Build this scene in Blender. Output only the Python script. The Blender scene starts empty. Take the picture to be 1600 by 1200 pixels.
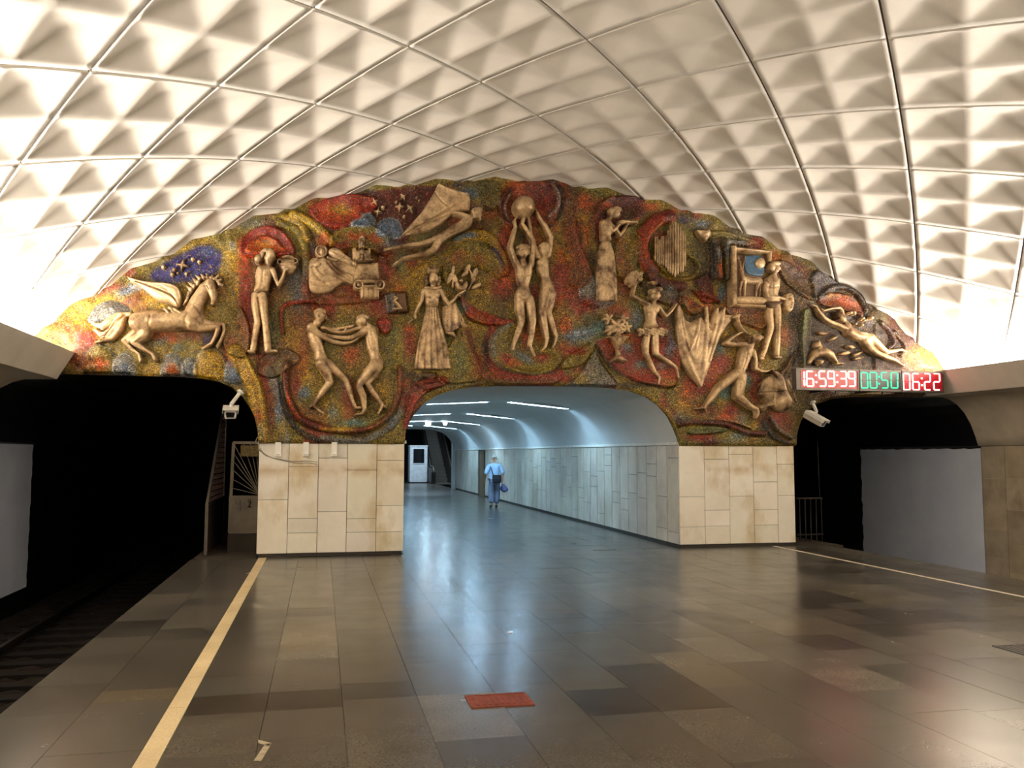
import bpy, bmesh, math, random
import numpy as np
from mathutils import Matrix, Vector
random.seed(7); rng = np.random.default_rng(7)
S = bpy.context.scene
COL = S.collection
def lin(c):
    out = []
    for v in c[:3]:
        v /= 255.0
        out.append(v/12.92 if v <= 0.04045 else ((v+0.055)/1.055)**2.4)
    return tuple(out)

# ------------------------------------------------------------------ camera (fitted to the photograph's perspective), light, exposure
FPX, YAW, PITCH, ROLL, D = 1330.84, 0.2190, 0.0824, 0.0026, 15.144
EYE = np.array([0.0, 0.0, 1.75])
cy, sy, cp, sp = math.cos(YAW), math.sin(YAW), math.cos(PITCH), math.sin(PITCH)
FW = np.array([sy*cp, cy*cp, sp]); _r = np.array([cy, -sy, 0.0]); _u = np.cross(_r, FW)
RT = math.cos(ROLL)*_r + math.sin(ROLL)*_u
UP = -math.sin(ROLL)*_r + math.cos(ROLL)*_u
cam = bpy.data.cameras.new('camera'); camo = bpy.data.objects.new('camera', cam); COL.objects.link(camo)
cam.sensor_fit = 'HORIZONTAL'; cam.sensor_width = 36.0; cam.lens = FPX/1600*36; cam.clip_end = 200
M = Matrix.Identity(4)
for k in range(3):
    M[k][0], M[k][1], M[k][2], M[k][3] = RT[k], UP[k], -FW[k], EYE[k]
camo.matrix_world = M
S.camera = camo
S.view_settings.view_transform = 'Standard'; S.view_settings.look = 'None'
S.view_settings.gamma = 1.0; S.view_settings.use_curve_mapping = False
S.view_settings.exposure = 0.06
W = bpy.data.worlds.new('world'); S.world = W; W.use_nodes = True
W.node_tree.nodes['Background'].inputs[0].default_value = (0.004, 0.004, 0.005, 1)
W.node_tree.nodes['Background'].inputs[1].default_value = 1.0
def area(name, loc, rot, sx, sy_, watts, color):
    l = bpy.data.lights.new(name, 'AREA'); l.shape = 'RECTANGLE'; l.size = sx; l.size_y = sy_
    l.energy = watts; l.color = color
    o = bpy.data.objects.new(name, l); COL.objects.link(o); o.location = loc; o.rotation_euler = rot
    return o
COVE_WATTS = 2850.0; COVE_COL = (1.0, 0.905, 0.815)
# the lines of lamps lying in the two cornice troughs, shining up at the vault
area('cove_light', (-4.62, 1.6, 3.14), (math.pi, math.radians(12), 0), 0.22, 26.6, COVE_WATTS, COVE_COL)
area('cove_light', (12.34, 1.6, 3.14), (math.pi, math.radians(-12), 0), 0.22, 26.6, COVE_WATTS, COVE_COL)
TUBE_STRENGTH = 320.0; TUBE_COL = (0.44, 0.74, 1.0)
# ceiling lamps of the hall beyond the passage
area('hall_light', (5.0, 48.5, 4.9), (0, 0, 0), 6.0, 1.2, 420.0, (0.62, 0.82, 1.0))

# ------------------------------------------------------------------ helpers
def wallpt(px, py, y=D):
    """point of the end wall's plane that is seen at photo position px, py"""
    d = FW + RT*((px-800)/FPX) - UP*((py-600)/FPX)
    return EYE + d*(y/d[1])
def wall_arr(px, py, h, yp=None):
    d = FW[None] + RT[None]*((px-800)/FPX)[:, None] - UP[None]*((py-600)/FPX)[:, None]
    P = EYE[None] + d*((yp or D)/d[:, 1])[:, None]
    P[:, 1] = D - h
    return P
MPX = 0.0120      # metres of the wall per photo pixel, about
def put(o, label=None, cat=None, group=None, kind=None):
    if label: o['label'] = label
    if cat: o['category'] = cat
    if group: o['group'] = group
    if kind: o['kind'] = kind
    return o
def empty(name, loc, label=None, cat=None, group=None, kind=None, rz=0.0):
    o = bpy.data.objects.new(name, None); COL.objects.link(o); o.location = loc; o.rotation_euler = (0, 0, rz)
    o.empty_display_size = 0.1
    return put(o, label, cat, group, kind)
def meshobj(name, verts, faces, m, parent=None, smooth=False, loc=None, kind=None):
    me = bpy.data.meshes.new(name)
    me.from_pydata([tuple(v) for v in verts], [], [tuple(f) for f in faces])
    if m: me.materials.append(m)
    if smooth: me.polygons.foreach_set('use_smooth', [True]*len(me.polygons))
    me.update()
    o = bpy.data.objects.new(name, me); COL.objects.link(o)
    if loc is not None: o.location = loc
    if parent: o.parent = parent
    if kind: o['kind'] = kind
    return o
class MB:
    def __init__(s): s.v = []; s.f = []
    def box(s, x0, x1, y0, y1, z0, z1):
        n = len(s.v)
        s.v += [(x0,y0,z0),(x1,y0,z0),(x1,y1,z0),(x0,y1,z0),(x0,y0,z1),(x1,y0,z1),(x1,y1,z1),(x0,y1,z1)]
        s.f += [tuple(n+i for i in q) for q in ((0,3,2,1),(4,5,6,7),(0,1,5,4),(1,2,6,5),(2,3,7,6),(3,0,4,7))]
        return s
    def bar(s, a, b, w, t=None):
        """square bar from a to b"""
        a = Vector(a); b = Vector(b); d = (b-a).normalized(); t = t or w
        ref = Vector((0,0,1)) if abs(d.z) < 0.9 else Vector((1,0,0))
        u = d.cross(ref).normalized(); v = d.cross(u).normalized(); n = len(s.v)
        for p in (a, b):
            for i, j in ((-1,-1),(1,-1),(1,1),(-1,1)): s.v.append(tuple(p+u*(i*w/2)+v*(j*t/2)))
        s.f += [tuple(n+i for i in q) for q in ((3,2,1,0),(4,5,6,7),(0,1,5,4),(1,2,6,5),(2,3,7,6),(3,0,4,7))]
        return s
    def tube(s, pts, r, seg=8, caps=True):
        pts = [Vector(p) for p in pts]; n0 = len(s.v); k = len(pts)
        rr = r if isinstance(r, (list, tuple)) else [r]*k
        ref = Vector((0.13, 0.31, 0.94))
        for i, p in enumerate(pts):
            d = (pts[min(i+1,k-1)]-pts[max(i-1,0)]).normalized()
            u = d.cross(ref).normalized() if abs(d.dot(ref)) < 0.98 else d.cross(Vector((1,0,0))).normalized()
            v = d.cross(u)
            for j in range(seg):
                a = 2*math.pi*j/seg
                s.v.append(tuple(p+(u*math.cos(a)+v*math.sin(a))*rr[i]))
        for i in range(k-1):
            for j in range(seg):
                s.f.append((n0+i*seg+j, n0+(i+1)*seg+j, n0+(i+1)*seg+(j+1)%seg, n0+i*seg+(j+1)%seg))
        if caps:
            s.f.append(tuple(n0+j for j in range(seg))); s.f.append(tuple(n0+(k-1)*seg+j for j in reversed(range(seg))))
        return s
    def prism(s, pts, y0, y1):
        """closed polygon of (x, z) run from y0 to y1; counter-clockwise seen from -y"""
        n = len(s.v); k = len(pts)
        s.v += [(x,y0,z) for x,z in pts]+[(x,y1,z) for x,z in pts]
        s.f.append(tuple(n+i for i in range(k))); s.f.append(tuple(n+k+i for i in reversed(range(k))))
        for i in range(k): j=(i+1)%k; s.f.append((n+i, n+k+i, n+k+j, n+j))
        return s
    def build(s, name, m, parent=None, smooth=False, loc=None, kind=None):
        return meshobj(name, s.v, s.f, m, parent, smooth, loc, kind)
def profile(name, pts, y0, y1, m, parent=None, kind=None, smooth=False, ny=1, flip=False):
    """open polyline of (x, z) run along y"""
    v = []; f = []; k = len(pts)
    for j in range(ny+1):
        y = y0+(y1-y0)*j/ny
        v += [(x, y, z) for x, z in pts]
    for j in range(ny):
        for i in range(k-1):
            q = (j*k+i, j*k+i+1, (j+1)*k+i+1, (j+1)*k+i)
            f.append(q[::-1] if flip else q)
    return meshobj(name, v, f, m, parent, smooth, kind=kind)
def bevel(o, w=0.006, seg=2):
    b = o.modifiers.new('bevel', 'BEVEL'); b.width = w; b.segments = seg; b.limit_method = 'ANGLE'
    return o
def dup(root, loc=None):
    r = root.copy(); COL.objects.link(r)
    if loc is not None: r.location = loc
    for ch in list(root.children):
        c = ch.copy(); COL.objects.link(c); c.parent = r
        for g in list(ch.children):
            d = g.copy(); COL.objects.link(d); d.parent = c
    return r

# ------------------------------------------------------------------ materials
def newmat(name):
    m = bpy.data.materials.new(name); m.use_nodes = True
    nt = m.node_tree; return m, nt, nt.nodes['Principled BSDF']
def noise(nt, scale, detail=4.0, coord='Object', rough=0.55, stretch=None):
    tc = nt.nodes.new('ShaderNodeTexCoord'); n = nt.nodes.new('ShaderNodeTexNoise')
    n.inputs['Scale'].default_value = scale; n.inputs['Detail'].default_value = detail; n.inputs['Roughness'].default_value = rough
    if coord == 'World':
        g = nt.nodes.new('ShaderNodeNewGeometry'); src = g.outputs['Position']
    else: src = tc.outputs[coord]
    if stretch:
        mp = nt.nodes.new('ShaderNodeMapping'); mp.inputs['Scale'].default_value = stretch
        nt.links.new(src, mp.inputs['Vector']); src = mp.outputs['Vector']
    nt.links.new(src, n.inputs['Vector'])
    return n.outputs['Fac']
def ramp(nt, fac, stops):
    r = nt.nodes.new('ShaderNodeValToRGB'); e = r.color_ramp.elements
    while len(e) < len(stops): e.new(0.5)
    for k, (p, c) in enumerate(stops):
        e[k].position = p; e[k].color = (*c, 1)
    nt.links.new(fac, r.inputs['Fac']); return r.outputs['Color']
def mix(nt, a, b, fac, mode='MIX'):
    n = nt.nodes.new('ShaderNodeMix'); n.data_type = 'RGBA'; n.blend_type = mode
    for sock, val in ((n.inputs[0], fac), (n.inputs[6], a), (n.inputs[7], b)):
        if hasattr(val, 'links') or hasattr(val, 'is_linked'): nt.links.new(val, sock)
        elif isinstance(val, (int, float)): sock.default_value = val
        else: sock.default_value = (*val, 1)
    return n.outputs[2]
def bump(nt, b, h, strength=0.3, dist=0.01):
    n = nt.nodes.new('ShaderNodeBump'); n.inputs['Strength'].default_value = strength; n.inputs['Distance'].default_value = dist
    nt.links.new(h, n.inputs['Height']); nt.links.new(n.outputs['Normal'], b.inputs['Normal'])
def plain(name, c, rough=0.6, metal=0.0, var=0.12, scale=6.0, coord='Object', spec=0.5, bmp=0.0):
    m, nt, b = newmat(name); c = lin(c)
    f = noise(nt, scale, 5.0, coord)
    nt.links.new(ramp(nt, f, [(0.3, tuple(x*(1-var) for x in c)), (0.7, tuple(min(1, x*(1+var)) for x in c))]), b.inputs['Base Color'])
    b.inputs['Roughness'].default_value = rough; b.inputs['Metallic'].default_value = metal
    b.inputs['Specular IOR Level'].default_value = spec
    if bmp: bump(nt, b, noise(nt, scale*8, 3.0, coord), bmp, 0.01)
    return m
def emit(name, c, strength):
    m, nt, b = newmat(name)
    b.inputs['Base Color'].default_value = (0.02, 0.02, 0.02, 1); b.inputs['Emission Color'].default_value = (*c, 1)
    b.inputs['Emission Strength'].default_value = strength
    return m
def stone(name, c, c2, rough=0.35, scale=1.5, stain=None, tint=True, speck=0.0, spec=0.5, band=None):
    """stone slabs: cloudy colour, fine speckle, object colour multiplies (each slab its own tone)"""
    m, nt, b = newmat(name)
    f = noise(nt, scale, 6.0, 'World', 0.6)
    col = ramp(nt, f, [(0.3, lin(c2)), (0.65, lin(c))])
    if speck:
        g = noise(nt, 55.0, 2.0, 'World', 0.7)
        col = mix(nt, col, ramp(nt, g, [(0.40, (1-speck,)*3), (0.62, (1+speck*0.6,)*3)]), 1.0, 'MULTIPLY')
    if stain:
        h = noise(nt, 0.9, 5.0, 'World', 0.62, (1.4, 1.4, 0.8))
        k = ramp(nt, h, [(0.50, (0, 0, 0)), (0.70, (1, 1, 1))])
        col = mix(nt, col, lin(stain), k)
    if band:      # the grubby streak that shoulders have left along the slabs
        g = nt.nodes.new('ShaderNodeNewGeometry'); sx = nt.nodes.new('ShaderNodeSeparateXYZ'); nt.links.new(g.outputs['Position'], sx.inputs[0])
        mr = nt.nodes.new('ShaderNodeMapRange'); mr.inputs[1].default_value = band-.2; mr.inputs[2].default_value = band+.2; nt.links.new(sx.outputs[2], mr.inputs[0])
        zz = ramp(nt, mr.outputs[0], [(0.12, (0, 0, 0)), (0.5, (.75,)*3), (0.85, (0, 0, 0))])
        col = mix(nt, col, lin((190, 160, 112)), mix(nt, zz, ramp(nt, noise(nt, 2.2, 5.0, 'World'), [(0.42, (0, 0, 0)), (0.62, (1, 1, 1))]), 1.0, 'MULTIPLY'))
    if tint:
        oi = nt.nodes.new('ShaderNodeObjectInfo')
        col = mix(nt, col, oi.outputs['Color'], 1.0, 'MULTIPLY')
    nt.links.new(col, b.inputs['Base Color'])
    r = noise(nt, 2.3, 4.0, 'World')
    mr = nt.nodes.new('ShaderNodeMapRange'); mr.inputs[3].default_value = rough*0.75; mr.inputs[4].default_value = rough*1.3
    nt.links.new(r, mr.inputs[0]); nt.links.new(mr.outputs[0], b.inputs['Roughness'])
    b.inputs['Specular IOR Level'].default_value = spec
    bump(nt, b, noise(nt, 30.0, 3.0, 'World'), 0.025, 0.01)
    return m
m_vault = plain('vault_panel_paint', (226, 220, 208), 0.5, 0, 0.07, 1.6, 'World', 0.35)
m_seam = plain('seam_dark', (70, 60, 50), 0.9)
m_cornice = plain('cornice_plaster', (208, 202, 190), 0.75, 0, 0.10, 1.2, 'World', 0.2)
m_cove = plain('cove_concrete', (198, 186, 166), 0.85, 0, 0.16, 1.8, 'World', 0.2, 0.15)
m_white = plain('passage_plaster', (205, 208, 208), 0.55, 0, 0.05, 1.5, 'World', 0.35)
m_trim = plain('white_trim', (214, 212, 204), 0.5)
m_black = plain('tunnel_black', (17, 17, 21), 0.40, 0, 0.35, 1.2, 'World', 0.4)  # near-black tone for everything inside the tunnels
m_patch = plain('grey_wall_paint', (222, 230, 253), 0.7, 0, 0.07, 1.1, 'World', 0.2)
m_marble = stone('cream_marble', (240, 237, 226), (228, 223, 208), 0.30, 1.6, (202, 184, 148), True, band=1.47)
m_greymarble = stone('grey_marble', (212, 206, 194), (188, 180, 166), 0.33, 1.6, (168, 156, 138), True)
m_brownstone = stone('brown_stone', (192, 180, 160), (164, 152, 132), 0.4, 2.2, (136, 122, 102), True)
m_granite = stone('floor_granite', (87, 83, 75), (68, 65, 58), 0.24, 0.9, None, True, 0.16, 0.43)
m_line = stone('line_stone', (222, 202, 158), (200, 178, 134), 0.4, 2.0, None, True, 0.12)
m_whiteline = stone('white_line_stone', (205, 196, 178), (180, 170, 150), 0.4, 2.0, None, True, 0.12)
m_edge = plain('platform_side', (58, 52, 44), 0.9, 0, 0.3, 2.0, 'World')
m_plinth = plain('plinth_dark', (46, 40, 32), 0.6)
m_ballast = plain('track_ballast', (44, 38, 33), 0.95, 0, 0.5, 9.0, 'World', 0.3, 0.8)
m_rail = plain('rail_steel', (92, 84, 76), 0.4, 0.9)
m_sleeper = plain('sleeper_wood', (26, 22, 19), 0.9)
m_steel = plain('painted_steel_white', (206, 204, 196), 0.45)
m_gate = plain('painted_steel_gate', (112, 103, 88), 0.6, 0, 0.3, 3.0)  # muted grey-brown of the gate's panel, frame and bars
m_greysteel = plain('grey_steel', (112, 106, 98), 0.45, 0.6)
m_darksteel = plain('dark_steel', (46, 40, 36), 0.5, 0.4)
m_rust = plain('rusty_mesh', (62, 42, 34), 0.8, 0.2, 0.3, 5.0)
m_camhouse = plain('camera_housing', (176, 168, 152), 0.4, 0.2)
m_glassdark = plain('dark_glass', (14, 15, 18), 0.08, 0, 0.1)
m_plastic = plain('cream_plastic', (250, 247, 238), 0.45)
m_sign = plain('yellow_sign', (104, 84, 32), 0.6, 0, 0.45, 22.0)
m_ink = plain('dark_paint', (34, 22, 18), 0.7)
m_hatch = plain('red_hatch_paint', (118, 54, 38), 0.6, 0, 0.3, 14.0, 'Object', 0.4, 0.4)
m_cable = plain('grey_cable', (150, 142, 126), 0.6)
m_board = plain('clock_case', (84, 78, 72), 0.4, 0.4)
m_screen = plain('clock_face_dark', (30, 8, 10), 0.3)
m_screen_r = plain('clock_face_red', (165, 14, 36), 0.3)  # dark red face, brightened so its colour carries the digits' glow
m_screen_g = plain('clock_face_green', (10, 34, 30), 0.3)
m_red = emit('digits_red', (1.0, 0.36, 0.30), 8.0)
m_green = emit('digits_green', (0.0, 0.78, 0.34), 1.8)
m_floorbase = plain('joint_mortar', (64, 60, 52), 0.8)
# ------------------------------------------------------------------ the setting: vault, cornices, side walls, floors
CX, CZ, RV = 3.8635, -6.09, 12.893
XC = CX
def mir(x): return 2*XC - x
def arc_z(x): return CZ + math.sqrt(max(RV*RV-(x-CX)**2, 0.0))
PX = [-1.0432, 1.4277, 6.6161, 9.0308]; ZC = 1.929
EL, ER = -2.077, 9.705                      # platform edges
WR = 13.34; WL = mir(WR)                     # track side walls
YB = -12.0                                   # how far the station runs behind the camera

ths = [math.radians(-50+100*i/60) for i in range(61)]
ceiling = profile('ceiling', [(CX+(RV+0.30)*math.sin(t), CZ+(RV+0.30)*math.cos(t)) for t in ths], YB, D+1.2, m_vault, kind='structure', smooth=True)
# one vault panel: a curved lozenge with two by two sunk pyramids
DS, DY, S0, Y0 = 1.093, 1.2, 0.27, 8.35
def panel_mesh():
    n = 24; e = 0.008; v = []; f = []
    def pos(p, q, h):
        s = (p-q)*DS; y = (p+q-1)*DY; t = s/RV; r = RV+h
        return (r*math.sin(t), y, r*math.cos(t)-RV)
    def soft(a, b, c, d):
        k = 55.0
        return -math.log(sum(math.exp(-k*x) for x in (a, b, c, d)))/k
    for i in range(n+1):
        for j in range(n+1):
            p = e+(1-2*e)*i/n; q = e+(1-2*e)*j/n
            P = (2*i/n) % 1.0; Q = (2*j/n) % 1.0
            h = max(0.0, soft(P, 1-P, Q, 1-Q)+0.026)
            h = 2*h*0.118
            # thumb-like irregularity of the plaster
            h += 0.006*math.sin(7*p+3*q)*math.sin(5*q-2*p)
            v.append(pos(p, q, h if 0 < i < n and 0 < j < n else 0.0))
    for i in range(n):
        for j in range(n):
            a = i*(n+1)+j; f.append((a, a+1, a+n+2, a+n+1))
    ring = [i*(n+1) for i in range(n+1)]+[n*(n+1)+j for j in range(1, n+1)]+[i*(n+1)+n for i in range(n-1, -1, -1)]+[j for j in range(n-1, 0, -1)]
    base = len(v)
    for a in ring:
        x, y, z = v[a]; t = math.atan2(x, z+RV)
        v.append((x+0.06*math.sin(t), y, z+0.06*math.cos(t)))
    k = len(ring)
    for i in range(k):
        j = (i+1) % k; f.append((ring[i], ring[j], base+j, base+i))
    me = bpy.data.meshes.new('vault_panel'); me.from_pydata(v, [], f); me.materials.append(m_vault)
    me.polygons.foreach_set('use_smooth', [True]*(n*n)+[False]*k); me.update()
    return me
pm = panel_mesh()
for n in range(-4, 7):
    for mi in range(-9, 10):
        if (n+mi) % 2: continue
        # a panel sits on the lozenge whose left corner is lattice node (mi-1, n)
        s = S0+DS*(mi); y = Y0+DY*(n+1)
        if abs(s) > 10.2 or y > D+1.0: continue
        t = s/RV
        o = bpy.data.objects.new('panel', pm); COL.objects.link(o); o.parent = ceiling
        o.location = (CX+RV*math.sin(t), y, CZ+RV*math.cos(t)); o.rotation_euler = (0, t, 0)
# dark filling of the joints, set back between the panels
w = MB()
for n in range(-5, 7):
    for mi in range(-10, 11):
        if (n+mi) % 2: continue
        s0 = S0+DS*mi; y0_ = Y0+DY*(n+1)
        if abs(s0) > 10.4 or y0_ > D+1.2: continue
        for sg in (1, -1):
            a = (s0, y0_-DY); c = (s0+sg*DS, y0_); k0 = len(w.v); q = 0.03
            for i in range(7):
                for o_ in (-1, 1):
                    ss = a[0]+(c[0]-a[0])*i/6+o_*q*sg*.74; yy_ = a[1]+(c[1]-a[1])*i/6-o_*q*.67; r = RV+0.022
                    w.v.append((CX+r*math.sin(ss/RV), yy_, CZ+r*math.cos(ss/RV)))
            w.f += [(k0+2*i, k0+2*i+1, k0+2*i+3, k0+2*i+2) for i in range(6)]
w.build('joint_grid', m_seam, ceiling, kind='stuff')

def cornice(side, mf):
    pts = [(11.71, 3.40), (11.80, 3.40), (12.04, 3.05), (13.06, 3.05), (13.06, 2.93), (11.96, 2.95)]
    pts = [(mf(x), z) for x, z in pts]
    if side == 'right': pts = pts[::-1]
    o = bevel(MB().prism(pts, YB, D-0.03).build('trim_cornice_'+side, m_cornice, kind='structure'), 0.012)
cornice('right', lambda x: x); cornice('left', mir)
COVEP = [(12.02, 2.955), (12.45, 2.945), (12.62, 2.90), (12.80, 2.80), (12.97, 2.63), (13.11, 2.40), (13.21, 2.15), (13.27, 1.95)]
def sidewall(side, mf, flip):
    w = MB(); x0, x1 = sorted((mf(WR), mf(WR+0.4)))
    w.box(x0, x1, YB, D+12.0, -1.3, 1.94)
    o = w.build('wall_'+side, m_cove, kind='structure')
    profile('cove', [(mf(x), z) for x, z in COVEP]+[(mf(WR+0.02), 1.945)], YB, D+0.02, m_cove, o, smooth=True, flip=flip)
    return o
wall_right = sidewall('right', lambda x: x, False); wall_left = sidewall('left', mir, True)
# brown stone slabs on the right side wall, staggered courses
cols = [D-0.0]; 
yy = D
for c in range(18):
    w = 0.62
    zz = [-1.2, -0.72+0.0, -0.26, 0.25, 0.77, 1.28, 1.925] if c % 2 == 0 else [-1.2, -0.55, 0.0, 0.68, 1.30, 1.925]
    if c % 3 == 2: zz = [-1.2, -0.4, 0.12, 0.55, 1.1, 1.925]
    for a, b in zip(zz[:-1], zz[1:]):
        o = MB().box(WR-0.03, WR+0.005, yy-w+0.006, yy-0.006, a+0.004, b-0.004).build('stone_panel', m_brownstone, wall_right)
        t = rng.uniform(0.82, 1.15); o.color = (t, t*rng.uniform(.96, 1.0), t*rng.uniform(.9, 1.0), 1)
    yy -= w
# grey paint patches with ragged edges on the tunnel walls
def patch(side, x, y0, y1, z0, z1, wall, mf):
    pts = []
    n = 26
    for i in range(n): pts.append((y0+(y1-y0)*i/n, z1-0.012*abs(math.sin(i*2.7))*(i % 3)))
    for i in range(n): pts.append((y1+0.035*math.sin(i*1.9)*math.sin(i*0.7), z1+(z0-z1)*i/n))
    pts += [(y1, z0), (y0, z0)]
    m = MB(); k = len(pts); t = 0.006*(1 if side == 'left' else -1)
    m.v = [(x, y, z) for y, z in pts]+[(x+t, y, z) for y, z in pts]
    f1 = tuple(range(k)); f2 = tuple(k+i for i in range(k))
    m.f = [f1, f2]+[(i, (i+1) % k, k+(i+1) % k, k+i) for i in range(k)]
    o = m.build('paint_patch', m_patch, wall)
    bm = bmesh.new(); bm.from_mesh(o.data); bmesh.ops.recalc_face_normals(bm, faces=bm.faces); bm.to_mesh(o.data); bm.free()
patch('right', WR-0.012, D+0.02, 19.2, -1.1, 1.90, wall_right, None)
patch('left', WL+0.012, D+0.10, 18.62, -0.86, 1.98, wall_left, None)

# --- outlines of the openings in the end wall, in photo pixels on the wall's plane
PORT_R = [(1243.5, 697), (1244.5, 680), (1250, 660), (1261, 643), (1276, 631), (1297, 624), (1330, 620.5), (1400, 620), (1466, 621)]
PORT_L = [(404, 692), (403, 674), (399, 655), (391, 637), (379, 620), (363, 606), (343, 597), (318, 592), (285, 589.5), (240, 588), (180, 586.5), (100, 584.5)]
PASS = [(632, 694), (633, 680), (638, 663), (648, 646), (663, 630), (682, 618), (706, 609.5), (735, 605), (775, 603.5), (830, 603.5), (900, 604), (950, 606), (983, 611), (1008, 620), (1027, 633), (1041, 649), (1051, 668), (1057, 683), (1060, 697)]
def xz(q):
    p = wallpt(*q); return (float(p[0]), float(p[2]))
R_P = [(PX[3], -1.3), (PX[3], 1.6)]+[xz(q) for q in PORT_R[1:]]+[(x, z+0.001) for x, z in COVEP[1:]]+[(WR+0.01, 1.9)]
L_P = [(PX[0], -1.3), (PX[0], 1.6)]+[xz(q) for q in PORT_L[1:]]+[(mir(x), z) for x, z in COVEP]+[(WL-0.01, 1.9)]
# tunnel linings behind the two portals (near-black), closed far off
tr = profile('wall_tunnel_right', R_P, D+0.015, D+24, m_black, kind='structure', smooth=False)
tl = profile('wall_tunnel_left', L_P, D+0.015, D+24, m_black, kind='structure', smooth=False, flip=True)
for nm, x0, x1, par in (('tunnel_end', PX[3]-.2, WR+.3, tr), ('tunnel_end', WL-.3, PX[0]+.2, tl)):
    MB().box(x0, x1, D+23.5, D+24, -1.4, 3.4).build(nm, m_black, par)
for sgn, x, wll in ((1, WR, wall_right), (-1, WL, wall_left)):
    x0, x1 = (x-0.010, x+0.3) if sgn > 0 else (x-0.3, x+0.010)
    MB().box(x0, x1, D+0.02, D+24, -1.3, 1.97).build('black_lining', m_black, wll)  # near-black layer over the side walls inside the tunnels
# wall behind the mosaic, between and above the openings: its two stone-clad piers
def pier(side, x0, x1, colsx, rows, mpl):
    o = MB().box(x0+0.03, x1-0.03, D+0.02, D+0.7, 0.0, 1.95).build('wall_end_'+side, m_plinth, kind='structure')
    for k in range(len(colsx)-1):
        for a, b in zip(rows[k][:-1], rows[k][1:]):
            q = MB().box(colsx[k]+0.004, colsx[k+1]-0.004, D-rng.uniform(0, .003), D+0.03, a+0.003, b-0.003).build('stone_panel', mpl, o)
            bevel(q, 0.004, 1)
            t = rng.uniform(0.92, 1.06); q.color = (t, t*rng.uniform(.97, 1.0), t*rng.uniform(.92, 1.0), 1)
    return o
def zz_from(ys, x, ):   # photo rows of the joints -> heights on the wall
    return [float(wallpt(x, y)[2]) for y in ys]
def crop1(y): return 600+y*280/1200.0
def crop3(y): return 640+y*230/1200.0
cl = [float(wallpt(x, 780)[0]) for x in (402.5, 450, 496.5, 542, 588, 631)]
PX0L, PX1L = cl[0], cl[-1]
LR = [[crop1(v) for v in (1137, 775, 397)], [crop1(v) for v in (1137, 997, 900, 553, 397)], [crop1(v) for v in (1133, 855, 497, 397)],
      [crop1(v) for v in (1128, 992, 902, 576, 400)], [crop1(v) for v in (1122, 990, 813, 512, 400)]]
cx_l = [(402.5+450)/2, 473, 519, 565, 610]
rows_l = [[0.06]+zz_from(ys[1:-1], x)+[ZC] for ys, x in zip(LR, cx_l)]
pier_left = pier('left', PX[0], PX[1], [PX[0]]+cl[1:-1]+[PX[1]], rows_l, m_marble)
cr = [float(wallpt(1040+v*0.2, 780)[0]) for v in (115, 306, 500, 689, 876, 1060)]
RR = [[crop3(v) for v in (1100, 957, 711, 297)], [crop3(v) for v in (1095, 950, 820, 404, 297)], [crop3(v) for v in (1090, 706, 367, 297)],
      [crop3(v) for v in (1085, 941, 818, 590, 297)], [crop3(v) for v in (1080, 702, 445, 297)]]
cx_r = [1082, 1120, 1159, 1196, 1234]
rows_r = [[0.06]+zz_from(ys[1:-1], x)+[ZC] for ys, x in zip(RR, cx_r)]
pier_right = pier('right', PX[2], PX[3], [PX[2]]+cr[1:-1]+[PX[3]], rows_r, m_marble)
# structural wall above the openings, behind the mosaic (kept clear of them)
MB().box(-8, 16, D+0.35, D+0.6, 3.25, 8).build('wall_end', m_cove, kind='structure')

# --- the passage behind the middle opening
Y1 = 43.2
P_P = [(PX[1], ZC), ]+[xz(q) for q in PASS[1:-1]]+[(PX[2], ZC)]
PZ = max(z for x, z in P_P)
P_P2 = [(x, z) for x, z in P_P]
TUBES_Y = [20.1, 26.2, 32.0, 37.6]
SLOTW = 0.22
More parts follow.
